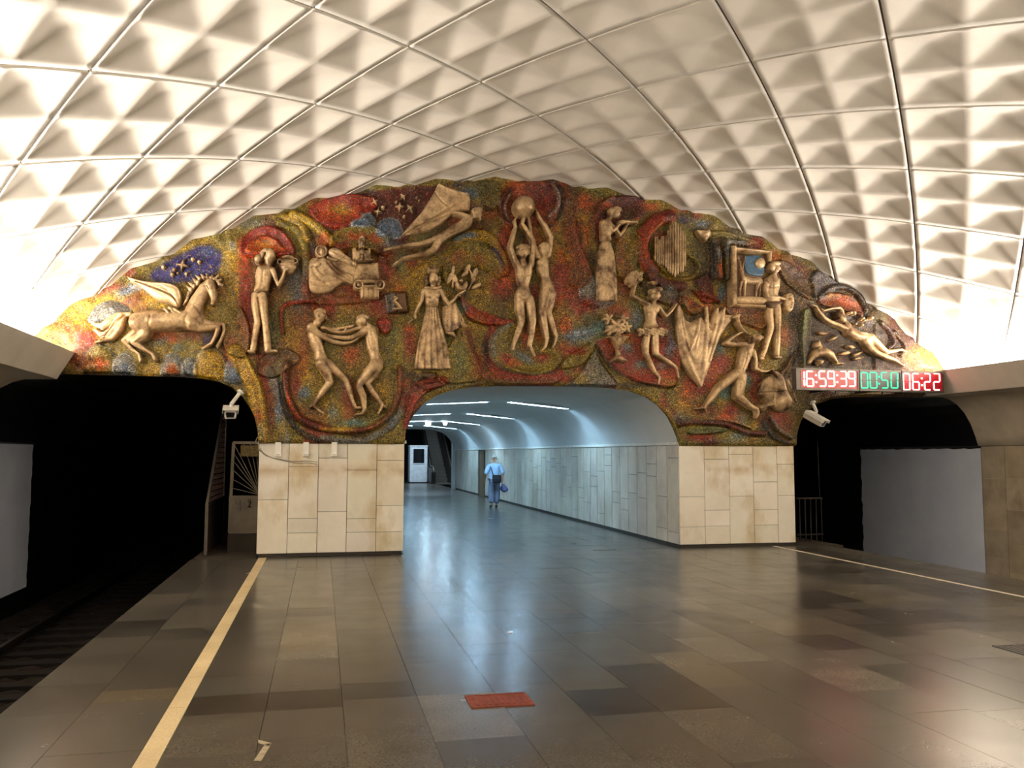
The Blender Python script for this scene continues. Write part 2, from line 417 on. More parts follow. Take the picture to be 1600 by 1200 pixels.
# vault of the passage: curved haunches run through; the flat middle is cut by the slots in which the tubes lie
lo = [q for q in P_P if q[0] < 2.36]; hi = [q for q in P_P if q[0] > 5.92]
mid = [lo[-1]]+[q for q in P_P if 2.36 <= q[0] <= 5.92]+[hi[0]]
pv = profile('ceiling_passage', lo, D+0.01, Y1, m_white, kind='structure', smooth=True)
profile('haunch', hi, D+0.01, Y1, m_white, pv, smooth=True)
ys = [D+0.01]
for y in TUBES_Y: ys += [y-SLOTW/2, y+SLOTW/2]
ys.append(Y1)
for k in range(0, len(ys), 2):
    profile('soffit', mid, ys[k], ys[k+1], m_white, pv, smooth=True)
for y in TUBES_Y:
    a, c = y-SLOTW/2, y+SLOTW/2; zt = PZ+0.16; xl0, xl1 = mid[0][0], mid[-1][0]
    def zmid(x): return float(np.interp(x, [q[0] for q in mid], [q[1] for q in mid]))
    for q0, q1 in ((xl0, 2.40), (3.90, 4.38), (5.88, xl1)):
        if q1 > q0: profile('soffit_fill', [(q0, zmid(q0))]+[q for q in mid if q0 < q[0] < q1]+[(q1, zmid(q1))], a, c, m_white, pv)
    for x0, x1 in ((2.40, 3.90), (4.38, 5.88)):
        b = MB(); b.v = [(x0,a,zt),(x1,a,zt),(x1,c,zt),(x0,c,zt),(x0,a,zmid(x0)),(x1,a,zmid(x1)),(x1,c,zmid(x1)),(x0,c,zmid(x0))]
        b.f = [(0,1,2,3),(0,4,5,1),(3,2,6,7),(1,5,6,2),(0,3,7,4)]
        b.build('lamp_slot', m_white, pv)
    for xa, xb in ((2.42, 3.88), (4.40, 5.86)):
        tb = empty('tube_lamp', ((xa+xb)/2, y, PZ+0.0), None, None)
        put(tb, None, 'lamp', 'fluorescent tubes across the passage ceiling')
        tb['_i'] = 0
        MB().box(-0.72, 0.72, -0.04, 0.04, 0.045, 0.09).build('lamp_body', m_steel, tb)
        if 'm_tube' not in globals(): m_tube = emit('tube_glow', TUBE_COL, TUBE_STRENGTH)
        MB().tube([(-0.70, 0, 0.008), (0.70, 0, 0.008)], 0.026, 8).build('tube', m_tube, tb)
        for sx in (-1, 1): MB().box(sx*0.715-0.015, sx*0.715+0.015, -0.025, 0.025, -0.005, 0.06).build('end_cap', m_steel, tb)
        side = 'right' if xa > 4 else 'left'
        ordn = {20.1: 'nearest', 26.2: 'second', 32.0: 'third', 37.6: 'farthest'}[y]
        tb['label'] = f'{ordn} glowing fluorescent tube in the {side} half of the passage ceiling'
        del tb['_i']
def passwall(side, x, sgn):
    xa, xb = (x+0.0, x+0.35) if sgn > 0 else (x-0.35, x)
    o = MB().box(xa+0.02*(sgn > 0), xb-0.02*(sgn < 0), D+0.7, Y1, 0, ZC+0.02).build('wall_passage_'+side, m_plinth, kind='structure')
    w = MB()
    t0, t1 = (x-0.035, x+0.02) if sgn > 0 else (x-0.02, x+0.035)
    w.box(t0, t1, D+0.0, Y1, ZC+0.002, ZC+0.06)
    q = bevel(w.build('ledge', m_trim, o), 0.012)
    return o
pw_r = passwall('right', PX[2], 1); pw_l = passwall('left', PX[1], -1)
def passpanels(o, x, sgn, y0, y1, near, skip=None):
    far = MB(); y = y0; k = 0
    while y < y1-0.2:
        w = 0.545
        if skip and skip[0]-0.3 < y < skip[1]-0.1: y += w; continue
        js = sorted(rng.uniform(0.25, 1.75, 2)); js = [0.06, js[0], max(js[1], js[0]+0.25), ZC]
        js = [j for j in js if j <= ZC]
        for a, b in zip(js[:-1], js[1:]):
            x0, x1 = (x, x+0.03) if sgn > 0 else (x-0.03, x)
            if y < near:
                q = MB().box(x0, x1, y+0.011, y+w-0.011, a+0.005, b-0.005).build('stone_panel', m_greymarble, o)
                t = rng.uniform(0.90, 1.07); q.color = (t, t*rng.uniform(.97, 1.0), t*rng.uniform(.93, 1.0), 1)
            else: far.box(x0, x1, y+0.013, y+w-0.013, a+0.003, b-0.003)
        y += w; k += 1
    far.build('stone_panels', m_greymarble, o, kind='stuff')
passpanels(pw_r, PX[2], 1, D+0.03, Y1, 27.0, (34.9, 36.0)); passpanels(pw_l, PX[1], -1, D+0.03, Y1, 20.0)
d1 = MB().box(PX[2]-0.012, PX[2]+0.05, 34.95, 36.0, 0.0, 1.92).build('door_1', plain('brown_door', (112, 84, 58), 0.5), kind='structure')
MB().box(PX[2]-0.035, PX[2]+0.01, 34.92, 35.0, 0, ZC).build('door_frame', m_greysteel, d1)
MB().tube([(PX[2]-0.05, 35.85, 0.95), (PX[2]-0.05, 35.72, 0.95)], 0.012, 6).build('door_handle', m_greysteel, d1)
# hall with the escalators at the passage's far end
hall = MB().box(-6, 16, 66, 66.3, 0, 8).build('wall_hall_back', plain('hall_dark_wall', (40, 42, 48), 0.6), kind='structure')
m_hall = plain('hall_grey_plaster', (96, 100, 104), 0.7)
pj = MB().box(PX[2]-0.12, PX[2]+0.5, Y1-0.3, Y1+0.25, 0, 2.45).build('wall_hall_jamb', m_white, kind='structure')
MB().box(PX[2]+0.3, PX[2]+4, Y1+0.2, Y1+0.5, 0, 3.6).build('wall_hall_front_right', m_hall, kind='structure')
MB().box(PX[1]-4, PX[1]-0.3, Y1+0.2, Y1+0.5, 0, 3.6).build('wall_hall_front_left', m_hall, kind='structure')
MB().box(PX[1]-4, PX[2]+4, Y1+0.2, Y1+0.5, PZ, 5).build('wall_hall_lintel', m_hall, kind='structure')
MB().box(9.6, 9.9, Y1+.5, 66, 0, 8).build('wall_hall_right', m_hall, kind='structure')
MB().box(-3.3, -3.0, Y1+.5, 66, 0, 8).build('wall_hall_left', m_hall, kind='structure')
MB().box(-3.3, 9.9, Y1+.2, 66, 7.9, 8.1).build('ceiling_hall', m_hall, kind='structure')
# --- floors
flr = MB().box(EL, ER, YB, D+0.02, -0.30, -0.012).box(PX[1], PX[2], D+0.02, 66, -0.30, -0.006).build('floor', m_floorbase, kind='structure')
xb = [EL, -1.545, -1.0, -0.87, -0.34, 0.18, 0.71, 1.28, 1.79, 2.30, 2.84, 3.31, 3.85, 4.41, 4.90, 5.33, 5.85, 6.40, 6.93, 7.45, 7.98, 8.52, 8.60, 9.15, ER]
tiles = []; far = MB()
def tile(x0, x1, y0, y1, col, m=m_granite, parent=flr):
    o = MB().box(x0+0.0018, x1-0.0018, y0+0.0018, y1-0.0018, -0.03, 0.0+rng.uniform(-.0006, .0006)).build('floor_tile', m, parent)
    o.color = (*col, 1); return o
def tone():
    r = rng.random()
    if r < 0.12: t = rng.uniform(0.46, 0.64)
    elif r < 0.24: t = rng.uniform(1.3, 1.6)
    else: t = rng.uniform(0.82, 1.1)
    w = rng.uniform(-0.02, 0.03)
    return (t*(1+w), t, t*(1-w))
SPECIAL = {(3, 6.2): None}
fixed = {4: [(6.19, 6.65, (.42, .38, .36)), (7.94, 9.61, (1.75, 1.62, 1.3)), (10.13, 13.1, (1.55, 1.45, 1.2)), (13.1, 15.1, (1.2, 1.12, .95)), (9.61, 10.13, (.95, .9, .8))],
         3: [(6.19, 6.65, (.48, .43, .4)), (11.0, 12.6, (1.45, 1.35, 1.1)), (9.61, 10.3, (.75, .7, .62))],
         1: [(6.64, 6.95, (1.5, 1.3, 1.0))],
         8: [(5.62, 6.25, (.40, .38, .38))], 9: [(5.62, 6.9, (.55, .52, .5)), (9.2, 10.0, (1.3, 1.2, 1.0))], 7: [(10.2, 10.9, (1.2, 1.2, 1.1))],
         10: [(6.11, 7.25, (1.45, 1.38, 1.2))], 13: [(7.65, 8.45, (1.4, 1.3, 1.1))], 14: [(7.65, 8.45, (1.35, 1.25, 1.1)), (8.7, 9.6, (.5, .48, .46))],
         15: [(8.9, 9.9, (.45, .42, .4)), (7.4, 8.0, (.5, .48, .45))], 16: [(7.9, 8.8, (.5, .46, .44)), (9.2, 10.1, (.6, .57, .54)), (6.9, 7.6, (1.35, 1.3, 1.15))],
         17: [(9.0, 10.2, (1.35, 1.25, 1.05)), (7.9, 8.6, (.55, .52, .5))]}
for k in range(len(xb)-1):
    x0, x1 = xb[k], xb[k+1]
    if k == 2: ln, m = 0.85, m_line
    elif k == 21: ln, m = 1.2, m_whiteline
    else: ln, m = None, m_granite
    iny = PX[1]-.01 <= x0 and x1 <= PX[2]+.05
    y = 2.6+rng.uniform(0, .5); end = D+0.01
    far.box(x0, x1, YB, y, -0.03, 0)
    fx = sorted(fixed.get(k, []))
    cuts = []
    while y < end-0.15:
        nx = [q for q in fx if q[0] >= y-1e-6]
        if nx and abs(nx[0][0]-y) < 1e-6: cuts.append((y, nx[0][1], nx[0][2])); y = nx[0][1]; continue
        L = ln or rng.choice([0.42, 0.55, 0.75, 1.0, 1.3])
        y2 = min(y+L, end)
        if nx and y2 > nx[0][0]-0.2: y2 = nx[0][0]
        c = tone() if ln is None else ((rng.uniform(.93, 1.05),)*3)
        cuts.append((y, y2, c)); y = y2
    for a, b, c in cuts: tile(x0, x1, a, b, c, m)
# passage floor: single tiles near by, one joined field beyond
for k in range(len(xb)-1):
    x0, x1 = max(xb[k], PX[1]), min(xb[k+1], PX[2])
    if x1-x0 < 0.05: continue
    y = D+0.01
    while y < 66:
        L = rng.choice([0.75, 1.0, 1.3])
        if y < 20.5: tile(x0, x1, y, y+L, tone())
        else: far.box(x0+.002, x1-.002, y+.002, min(y+L, 66)-.002, -0.03, 0)
        y += L
fo = far.build('floor_tiles', m_granite, flr, kind='stuff'); fo.color = (1, 1, 1, 1)
# platform sides, track beds
for side, xe, xw, sg in (('left', EL, WL, -1), ('right', ER, WR, 1)):
    x0, x1 = (xe, xe+0.3) if sg < 0 else (xe-0.3, xe)
    MB().box(x0, x1, YB, D+24, -1.4, -0.03).build('platform_side_'+side, m_edge, kind='structure')
    a, b = sorted((xe, xw))
    n = 60; v = []; f = []
    xs = np.linspace(a-.05, b+.05, 24); yv = np.linspace(YB if sg > 0 else -2, D+24, 140)
    for y in yv:
        for x in xs: v.append((x, y, -1.30+rng.uniform(-.035, .035)))
    for j in range(len(yv)-1):
        for i in range(len(xs)-1):
            q = j*len(xs)+i; f.append((q, q+1, q+len(xs)+1, q+len(xs)))
    meshobj('floor_trackbed_'+side, v, f, m_ballast, kind='stuff' if False else 'structure')
    tk = empty('railway_track', ((xe+xw)/2, 8, -1.235), f'steel railway track in the dark trench at the {side} of the platform', 'track')
    for sx in (-0.76, 0.76):
        MB().box(sx-.035, sx+.035, -14 if sg > 0 else -9, 26, .06, .12).box(sx-.012, sx+.012, -9, 26, 0, .07).box(sx-.06, sx+.06, -9, 26, -.02, .0).build('rail', m_rail, tk)
    sl = MB().box(-1.3, 1.3, -.12, .12, -.14, -.02).build('sleeper', m_sleeper, tk); sl.location = (0, -5.4, 0)
    for k in range(1, 34):
        o = sl.copy(); COL.objects.link(o); o.parent = tk; o.location = (0, -5.4+k*0.62, 0)
# walkways of the tunnels, continuing the platform past the end wall
MB().box(EL, PX[0], D, D+7, -1.3, -0.015).build('floor_walkway_left', plain('walkway', (66, 56, 44), 0.8, 0, .3, 3, 'World'), kind='structure')
MB().box(PX[3], ER+0.35, D, D+7, -1.3, -0.015).build('floor_walkway_right', bpy.data.materials['walkway'], kind='structure')
# ------------------------------------------------------------------ the mosaic: coloured tesserae over a modelled ground (relief bands, domes, crescents)
def spline(pts, n=8, closed=True):
    p = np.array(pts, float); k = len(p); out = []
    for i in range(k if closed else k-1):
        a = p[(i-1) % k] if closed else p[max(i-1, 0)]
        b = p[i]; c = p[(i+1) % k]; d = p[(i+2) % k] if closed else p[min(i+2, k-1)]
        for t in np.arange(n)/n:
            out.append(0.5*((2*b)+(c-a)*t+(2*a-5*b+4*c-d)*t*t+(3*b-a-3*c+d)*t**3))
    if not closed: out.append(p[-1])
    return np.array(out)
def segdist(X, Y, pts, closed):
    """distance to a polyline, and the position along it"""
    best = np.full(X.shape, 1e9); k = len(pts)
    for i in range(k if closed else k-1):
        a = pts[i]; b = pts[(i+1) % k]; ab = b-a; L = ab@ab+1e-9
        t = np.clip(((X-a[0])*ab[0]+(Y-a[1])*ab[1])/L, 0, 1)
        best = np.minimum(best, (X-a[0]-t*ab[0])**2+(Y-a[1]-t*ab[1])**2)
    return np.sqrt(best)
def inside(X, Y, pts):
    r = np.zeros(X.shape, bool); k = len(pts)
    for i in range(k):
        x1, y1 = pts[i]; x2, y2 = pts[(i+1) % k]
        if y1 == y2: continue
        c = ((y1 > Y) != (y2 > Y)) & (X < (x2-x1)*(Y-y1)/(y2-y1)+x1)
        r ^= c
    return r
def vnoise(X, Y, sc, seed):
    r = np.random.default_rng(seed); T = r.random((128, 128)); x = X/sc+40; y = Y/sc+40
    xi = np.floor(x).astype(int); yi = np.floor(y).astype(int); fx = x-xi; fy = y-yi
    fx = fx*fx*(3-2*fx); fy = fy*fy*(3-2*fy); g = lambda a, b: T[a % 128, b % 128]
    return (g(xi, yi)*(1-fx)+g(xi+1, yi)*fx)*(1-fy)+(g(xi, yi+1)*(1-fx)+g(xi+1, yi+1)*fx)*fy
OLIVE=(150,130,46); DOLIVE=(98,90,42); GOLD=(200,158,44); YEL=(226,184,60); RED=(168,46,28); DRED=(98,28,20); ORA=(214,92,30); RUST=(140,66,34)
GRY=(140,140,136); LGRY=(196,198,196); BLU=(112,134,160); DBLU=(50,48,132); TEAL=(104,150,150); BRN=(92,66,34); DBRN=(54,38,28); GRN=(112,126,72); WHT=(214,220,224)
cxs = np.arange(56, 1502, 1.7); NV = 250
def bottom(x):
    if x < PORT_L[0][0]:
        q = PORT_L[::-1]; return np.interp(x, [a[0] for a in q], [a[1] for a in q])
    if x <= PASS[0][0]: return 692+(x-404)*0.0075
    if x < PASS[-1][0]: return np.interp(x, [a[0] for a in PASS], [a[1] for a in PASS])
    if x <= PORT_R[0][0]: return 697.0
    return np.interp(x, [a[0] for a in PORT_R], [a[1] for a in PORT_R])
def top(x):
    # the vault's arc on the wall, carried 30 cm past it
    a, b = 60.0, 900.0
    for _ in range(26):
        m = (a+b)/2; p = wallpt(x, m)
        zz = arc_z(p[0])+0.30
        if p[2] > zz: a = m
        else: b = m
    return (a+b)/2
tops = np.array([top(x) for x in cxs]); bots = np.array([bottom(x) for x in cxs]); bots = np.maximum(bots, tops+0.5)
vv = np.linspace(0, 1, NV)
X = np.repeat(cxs[:, None], NV, 1); Y = tops[:, None]+(bots-tops)[:, None]*vv[None]
H = np.zeros_like(X)
jit = (vnoise(X, Y, 9, 1)-.5)*7+(vnoise(X, Y, 4, 2)-.5)*4
jit2 = (vnoise(X, Y, 9, 3)-.5)*7+(vnoise(X, Y, 4, 4)-.5)*4
C = np.zeros(X.shape+(3,))
def L3(c): return np.array(c, float)
n1 = vnoise(X, Y, 46, 11)+0.5*vnoise(X, Y, 20, 12); n2 = vnoise(X, Y, 38, 13)+0.5*vnoise(X, Y, 17, 14); n3 = vnoise(X, Y, 60, 15)
def sm(a, lo, hi): t = np.clip((a-lo)/(hi-lo), 0, 1); return (t*t*(3-2*t))[..., None]
C[:] = L3(OLIVE)
C = C+(L3(BRN)-C)*sm(n1, .75, 1.15)*.85
C = C+(L3(RUST)-C)*sm(n2, .85, 1.15)*.6
C = C+(L3(RED)-C)*sm(n2-n1*.3, .72, .95)*.6
C = C+(L3(GOLD)-C)*sm(n3-n1*.35, .35, .6)*.55
C = C+(L3(GRN)-C)*sm(vnoise(X, Y, 30, 16), .72, .95)*.5
# darker and browner towards the right hand quarter, as the tesserae there are
C = C+(L3(DBRN)-C)*sm(X, 1190, 1300)*.55
def win(x0, y0, x1, y1, pad):
    i0 = max(int(np.searchsorted(cxs, x0-pad)), 0); i1 = int(np.searchsorted(cxs, x1+pad))
    return slice(i0, max(i1, i0+1))
def B(c, x, y, rx, ry=None, s=0.9, rot=0.0):
    global C
    ry = ry or rx; w = win(x-2.2*max(rx, ry), 0, x+2.2*max(rx, ry), 0, 4)
    dx = X[w]+jit[w]*.8-x; dy = Y[w]+jit2[w]*.8-y; a = math.radians(rot)
    u = (dx*math.cos(a)+dy*math.sin(a))/rx; v = (-dx*math.sin(a)+dy*math.cos(a))/ry
    t = (np.exp(-(u*u+v*v)**1.5)*s)[..., None]
    C[w] = C[w]+(L3(c)-C[w])*t
def R(c, pts, h=0.0, bev=4.0, soft=2.0, s=0.95, dome=0.0, lift=0.0, rim=None, rimw=1.6, sp=True):
    """closed region: colour, raised by h px with a bevelled edge, or swelling as a dome"""
    p = spline(pts) if sp else np.array(pts, float)
    w = win(p[:, 0].min(), 0, p[:, 0].max(), 0, 8)
    d = segdist(X[w], Y[w], p, True); ins = inside(X[w], Y[w], p); sd = np.where(ins, d, -d)
    if c is not None:
        t = (np.clip((sd+jit[w]*.15)/soft+.5, 0, 1)*s)[..., None]; C[w] = C[w]+(L3(c)-C[w])*t
    k = np.clip(sd/bev, 0, 1)
    if dome: prof = np.sqrt(np.clip(1-(1-k)**2, 0, 1))
    elif h > 1.5: prof = np.clip(sd/1.8, 0, 1)*(.25+1.25*np.exp(-np.maximum(sd, 0)/max(10.0, 2.5*bev)))      # a plate whose edge stands proud and which dishes inwards
    else: prof = k*k*(3-2*k)
    H[w] += h*prof
    if rim is not None:
        t = (np.clip(1-np.abs(sd-rimw*.4)/rimw, 0, 1)*.85)[..., None]; C[w] = C[w]+(L3(rim)-C[w])*t
def BAND(c, pts, wd, h=3.0, one=0, s=0.9, soft=2.0):
    """raised band along a curve; one = +1/-1 gives a sharp lip on one side and a slope on the other"""
    p = spline(pts, 8, False)
    w = win(p[:, 0].min(), 0, p[:, 0].max(), 0, wd+4)
    d = segdist(X[w], Y[w], p, False)
    if c is not None:
        t = (np.clip((wd-d+jit[w]*.3)/soft, 0, 1)*s)[..., None]; C[w] = C[w]+(L3(c)-C[w])*t
    H[w] = np.maximum(H[w], h*np.sqrt(np.clip(1-(d/wd)**2, 0, 1)))
def LINE(c, pts, wd=1.3, h=2.5, s=.8): BAND(c, pts, wd, h, 0, s, 1.0)
# --- left wing, round the winged horse
B(GOLD, 150, 500, 60, 30); B(YEL, 190, 470, 45, 16); B(ORA, 110, 515, 24, 14); B(RED, 138, 532, 16, 14); B(GOLD, 245, 462, 40, 12); B(YEL, 262, 462, 26, 8)
B(BLU, 205, 452, 28, 8, .9, -20); B(LGRY, 215, 448, 14, 5)
R(DBLU, [(235,432),(270,405),(318,384),(340,392),(348,402),(335,432),(300,440),(262,444)], 0, 4, 8); B(BLU, 325, 395, 16, 8, .6)
B(GRY, 395, 350, 40, 10, .7); B(GOLD, 368, 440, 16, 60); B(YEL, 362, 400, 9, 14); B(LGRY, 363, 385, 7, 7); B(OLIVE, 350, 490, 22, 40); B(GOLD, 330, 470, 18, 22)
B(RUST, 205, 470, 20, 8, .8, -25)
R(GRY, [(140,503),(146,486),(160,474),(178,471),(196,478),(206,488),(185,500),(165,505)], 3.5, 14, 2, .95, 1, rim=WHT)
B(RED, 132, 535, 14, 18); B(ORA, 262, 528, 24, 8); B(RUST, 300, 525, 18, 8); B(DBLU, 325, 532, 10, 12, .8); B(RED, 360, 540, 12, 22); B(ORA, 240, 520, 20, 10, .6); B(BLU, 250, 534, 12, 8, .6); B(BLU, 280, 543, 9, 9, .6)
B(GOLD, 245, 572, 26, 16); B(OLIVE, 230, 555, 24, 18)
def cloud(x, y, rx, ry, c, rim, core=None):
    R(c, [(x-rx,y+ry*.9),(x-rx,y),(x-rx*.7,y-ry*.7),(x,y-ry),(x+rx*.7,y-ry*.7),(x+rx,y),(x+rx,y+ry*.9),(x,y+ry*1.1)], 6.0, min(rx, ry)*.9, 2, .95, 1, rim=rim, rimw=3.5)
    if core: B(core, x, y+ry*.35, rx*.6, ry*.5, .95)
cloud(158, 563, 24, 24, OLIVE, LGRY, ORA); cloud(196, 570, 16, 18, GRY, WHT, BLU); cloud(271, 571, 18, 19, GRY, LGRY, ORA); cloud(298, 574, 12, 16, GRY, LGRY, BLU)
cloud(330, 570, 24, 27, GOLD, LGRY, GOLD); cloud(365, 578, 12, 20, BLU, WHT, BLU)
B(RUST, 130, 565, 14, 14); B(BRN, 140, 590, 22, 10)
# --- column behind the jug bearer
R(RUST, [(376,410),(400,398),(470,400),(482,470),(470,560),(420,556),(378,545)], 0, 3, 8, .6)
B(RED, 384, 450, 9, 55); B(ORA, 380, 410, 10, 22); B(RED, 388, 500, 10, 40, .7)
R(RED, [(376,400),(378,378),(392,362),(415,355),(440,362),(455,378),(461,396),(452,402),(400,404)], 5, 6, 2, rim=ORA)
R(ORA, [(388,398),(392,382),(408,372),(428,374),(440,386),(444,398)], 3, 4, 3); B(YEL, 415, 384, 14, 7, .5)
BAND(OLIVE, [(436,350),(462,360),(474,380),(478,405),(478,440),(476,470)], 8, 5); BAND(DBRN, [(470,348),(486,372),(489,410),(484,450),(482,480)], 5, 1.5); BAND(GOLD, [(444,340),(470,352),(480,375)], 7, 5)
BAND(YEL, [(458,338),(482,347),(502,362),(516,380)], 8, 6); B(ORA, 506, 378, 12, 10)
B(GRY, 462, 440, 18, 36, .9); B(BLU, 466, 470, 12, 20, .5); B(OLIVE, 440, 500, 16, 40); B(GRN, 428, 520, 10, 40, .7); B(GRY, 420, 535, 8, 30, .6)
B(RED, 368, 555, 14, 18); B(RED, 398, 588, 16, 12, .8); B(GRY, 440, 600, 18, 14, .7)
BAND(GOLD, [(368,552),(392,592),(404,635),(408,690)], 14, 5); BAND(YEL, [(386,562),(404,600),(412,640),(413,690)], 4, 6); B(ORA, 404, 652, 7, 12, .8); B(LGRY, 407, 674, 6, 12, .6)
BAND(GRY, [(420,580),(434,615),(437,650),(446,690)], 9, 2); B(BLU, 438, 640, 6, 26, .7); B(GOLD, 440, 672, 7, 14, .7); B(RUST, 424, 640, 7, 40, .7)
# --- ring round the two wrestlers
R(OLIVE, [(448,585),(460,520),(500,488),(560,480),(612,500),(626,560),(620,620),(590,655),(530,672),(482,655),(456,625)], -2, 6, 4, .6)
BAND(DRED, [(450,570),(446,600),(454,630),(470,655),(500,668)], 7, 7); LINE(ORA, [(445,585),(447,610),(456,636),(468,652)], 2.5, 8)
BAND(RUST, [(500,668),(540,674),(580,668),(608,648),(622,615),(624,575)], 5, 6)
BAND(DBRN, [(440,600),(446,640),(466,672),(500,688)], 6, 1)
BAND(GRY, [(505,684),(560,690),(605,670),(628,640)], 6, 2); B(BLU, 612, 660, 10, 12, .6)
B(RED, 462, 600, 9, 22); B(GOLD, 480, 590, 15, 14); B(ORA, 470, 560, 12, 26, .6); B(BLU, 476, 614, 9, 10); B(ORA, 550, 555, 16, 16, .9); B(RED, 545, 625, 12, 34, .8)
B(GOLD, 520, 640, 22, 16, .9); B(BLU, 520, 645, 9, 12, .7); B(TEAL, 553, 661, 22, 7, .9); B(YEL, 528, 671, 26, 4, 1); B(GOLD, 600, 610, 14, 22, .7); B(OLIVE, 580, 560, 22, 24)
BAND(RED, [(442,520),(440,490),(452,476),(490,472)], 4, 4); B(RUST, 478, 520, 22, 40, .6); B(GOLD, 460, 530, 14, 24, .7)
B(RED, 516, 480, 9, 20, .9); B(GOLD, 545, 478, 18, 16, .9); B(RED, 590, 480, 14, 18, .8); R(RED, [(588,502),(604,498),(612,506),(608,520),(596,522)], 3, 3); B(ORA, 636, 514, 10, 8, 1); B(RED, 640, 540, 10, 22, .8)
B(GRN, 618, 535, 12, 30, .6); B(GOLD, 622, 545, 8, 22, .6)
# --- above: red hill, yellow dome, blue domes, sky of stars
R(DRED, [(560,306),(600,298),(660,292),(690,300),(650,350),(630,385),(600,372),(575,350)], -1, 4, 5, .9)
R(RED, [(482,330),(500,316),(530,307),(566,306),(590,314),(580,338),(560,352),(525,360),(498,350)], 4, 8, 4, rim=RED)
B(ORA, 528, 334, 34, 15); B(GOLD, 532, 330, 18, 8)
R(OLIVE, [(516,376),(530,362),(556,356),(584,358),(604,372),(612,392),(600,402),(560,390),(530,394)], 5, 7, 2, rim=GOLD, rimw=3); B(ORA, 560, 372, 26, 6); B(ORA, 588, 376, 9, 7); B(RED, 535, 386, 14, 6)
cloud(575, 344, 12, 9, BLU, LGRY); cloud(566, 352, 18, 7, BLU, LGRY); cloud(608, 357, 20, 16, BLU, WHT, BLU); B(BLU, 612, 385, 16, 10, .8)
B(RED, 508, 400, 26, 8, .9); B(RED, 560, 440, 40, 40, .8); B(RED, 602, 415, 9, 26, .9); B(DRED, 596, 395, 10, 8)
B(RED, 480, 455, 10, 26, .6)
# book beside the queen
R(DRED, [(598,460),(634,456),(637,490),(602,492)], 4, 2, 1, sp=False, rim=RUST); R(GRY, [(600,464),(616,459),(619,489),(604,491)], 2, 2, 1, sp=False)
LINE(WHT, [(613,465),(619,468),(615,474),(621,482),(612,486),(625,486)], 1.4, 3)
B(TEAL, 628, 412, 12, 14, .9); B(GOLD, 646, 420, 26, 22, .8); B(ORA, 622, 450, 8, 12, .7); B(RED, 644, 406, 8, 12, .8)
for a in range(5): LINE(TEAL if a % 2 else LGRY, [(615+a*3, 425-a*3), (622+a*3.5, 412-a*2.6), (630+a*4, 402-a*1.5)], .9, 2, .6)
B(GOLD, 632, 440, 16, 16, .6); B(BLU, 735, 302, 22, 10, .9); B(DBLU, 712, 290, 12, 4, .6); B(GRY, 745, 330, 14, 12, .6); B(DOLIVE, 760, 295, 16, 14, .8); B(ORA, 765, 335, 20, 10, .7); B(RUST, 720, 355, 24, 9, .8)
# arcs right of the queen
BAND(GOLD, [(716,378),(742,368),(768,378),(782,402),(786,425)], 9, 4); BAND(BLU, [(712,376),(725,370),(738,369)], 5, 4.5); BAND(LGRY, [(730,382),(748,381),(760,388)], 3, 5); BAND(DBLU, [(768,392),(778,405),(784,418)], 6, 4.5, 0, .8)
BAND(OLIVE, [(700,400),(722,388),(750,392),(766,412),(770,440),(760,470)], 10, 2, 0, .7); B(ORA, 716, 400, 12, 8); B(ORA, 748, 408, 12, 9); B(RED, 710, 408, 12, 10, .7); B(RED, 782, 446, 20, 22, .9); B(ORA, 788, 432, 16, 18, .8); B(GOLD, 748, 455, 16, 26, .8); B(GOLD, 740, 440, 26, 14, .5)
for k in range(4): LINE(GOLD, [(738+k*5, 478-k*2), (748+k*5, 462-k*2), (762+k*4, 446-k)], .8, 2.5, .5)
R(RED, [(716,462),(732,476),(756,488),(790,500),(806,504),(786,510),(752,508),(728,496)], 5, 6, 2, rim=RUST); LINE(RUST, [(728,478),(760,494),(800,502)], 1.5, 7)
B(TEAL, 720, 482, 10, 10, .7); B(TEAL, 718, 560, 10, 26, .8); B(GRN, 700, 520, 14, 26, .6); B(GOLD, 745, 520, 14, 26, .7); B(OLIVE, 735, 545, 20, 30, .6)
BAND(RUST, [(728,520),(738,555),(756,585),(790,604)], 7, 3); B(RED, 745, 575, 10, 22, .8)
# halo of the ball
R(RED, [(776,318),(784,298),(806,287),(840,285),(866,292),(876,312),(870,336),(850,352),(812,352),(788,344)], 2, 6, 5, .7)
BAND(DRED, [(800,296),(786,308),(780,326),(786,346),(798,356)], 4, 6); BAND(LGRY, [(796,306),(788,322),(790,338),(797,348)], 2.5, 4, 0, .7); BAND(LGRY, [(858,290),(870,306),(868,326),(854,342)], 3.5, 6, 0, .7); BAND(RED, [(840,294),(850,310),(850,326)], 6, 3); BAND(DBRN, [(872,294),(878,315),(872,340),(858,356)], 4, 2); B(ORA, 806, 292, 14, 8, .9); B(DRED, 846, 298, 18, 12, .8)
B(ORA, 792, 360, 8, 16, .8); B(RED, 788, 375, 10, 26, .8); B(ORA, 866, 355, 10, 10, .6); B(OLIVE, 880, 372, 10, 26, .7); B(RED, 876, 425, 16, 16, .9); B(ORA, 876, 400, 10, 16, .6)
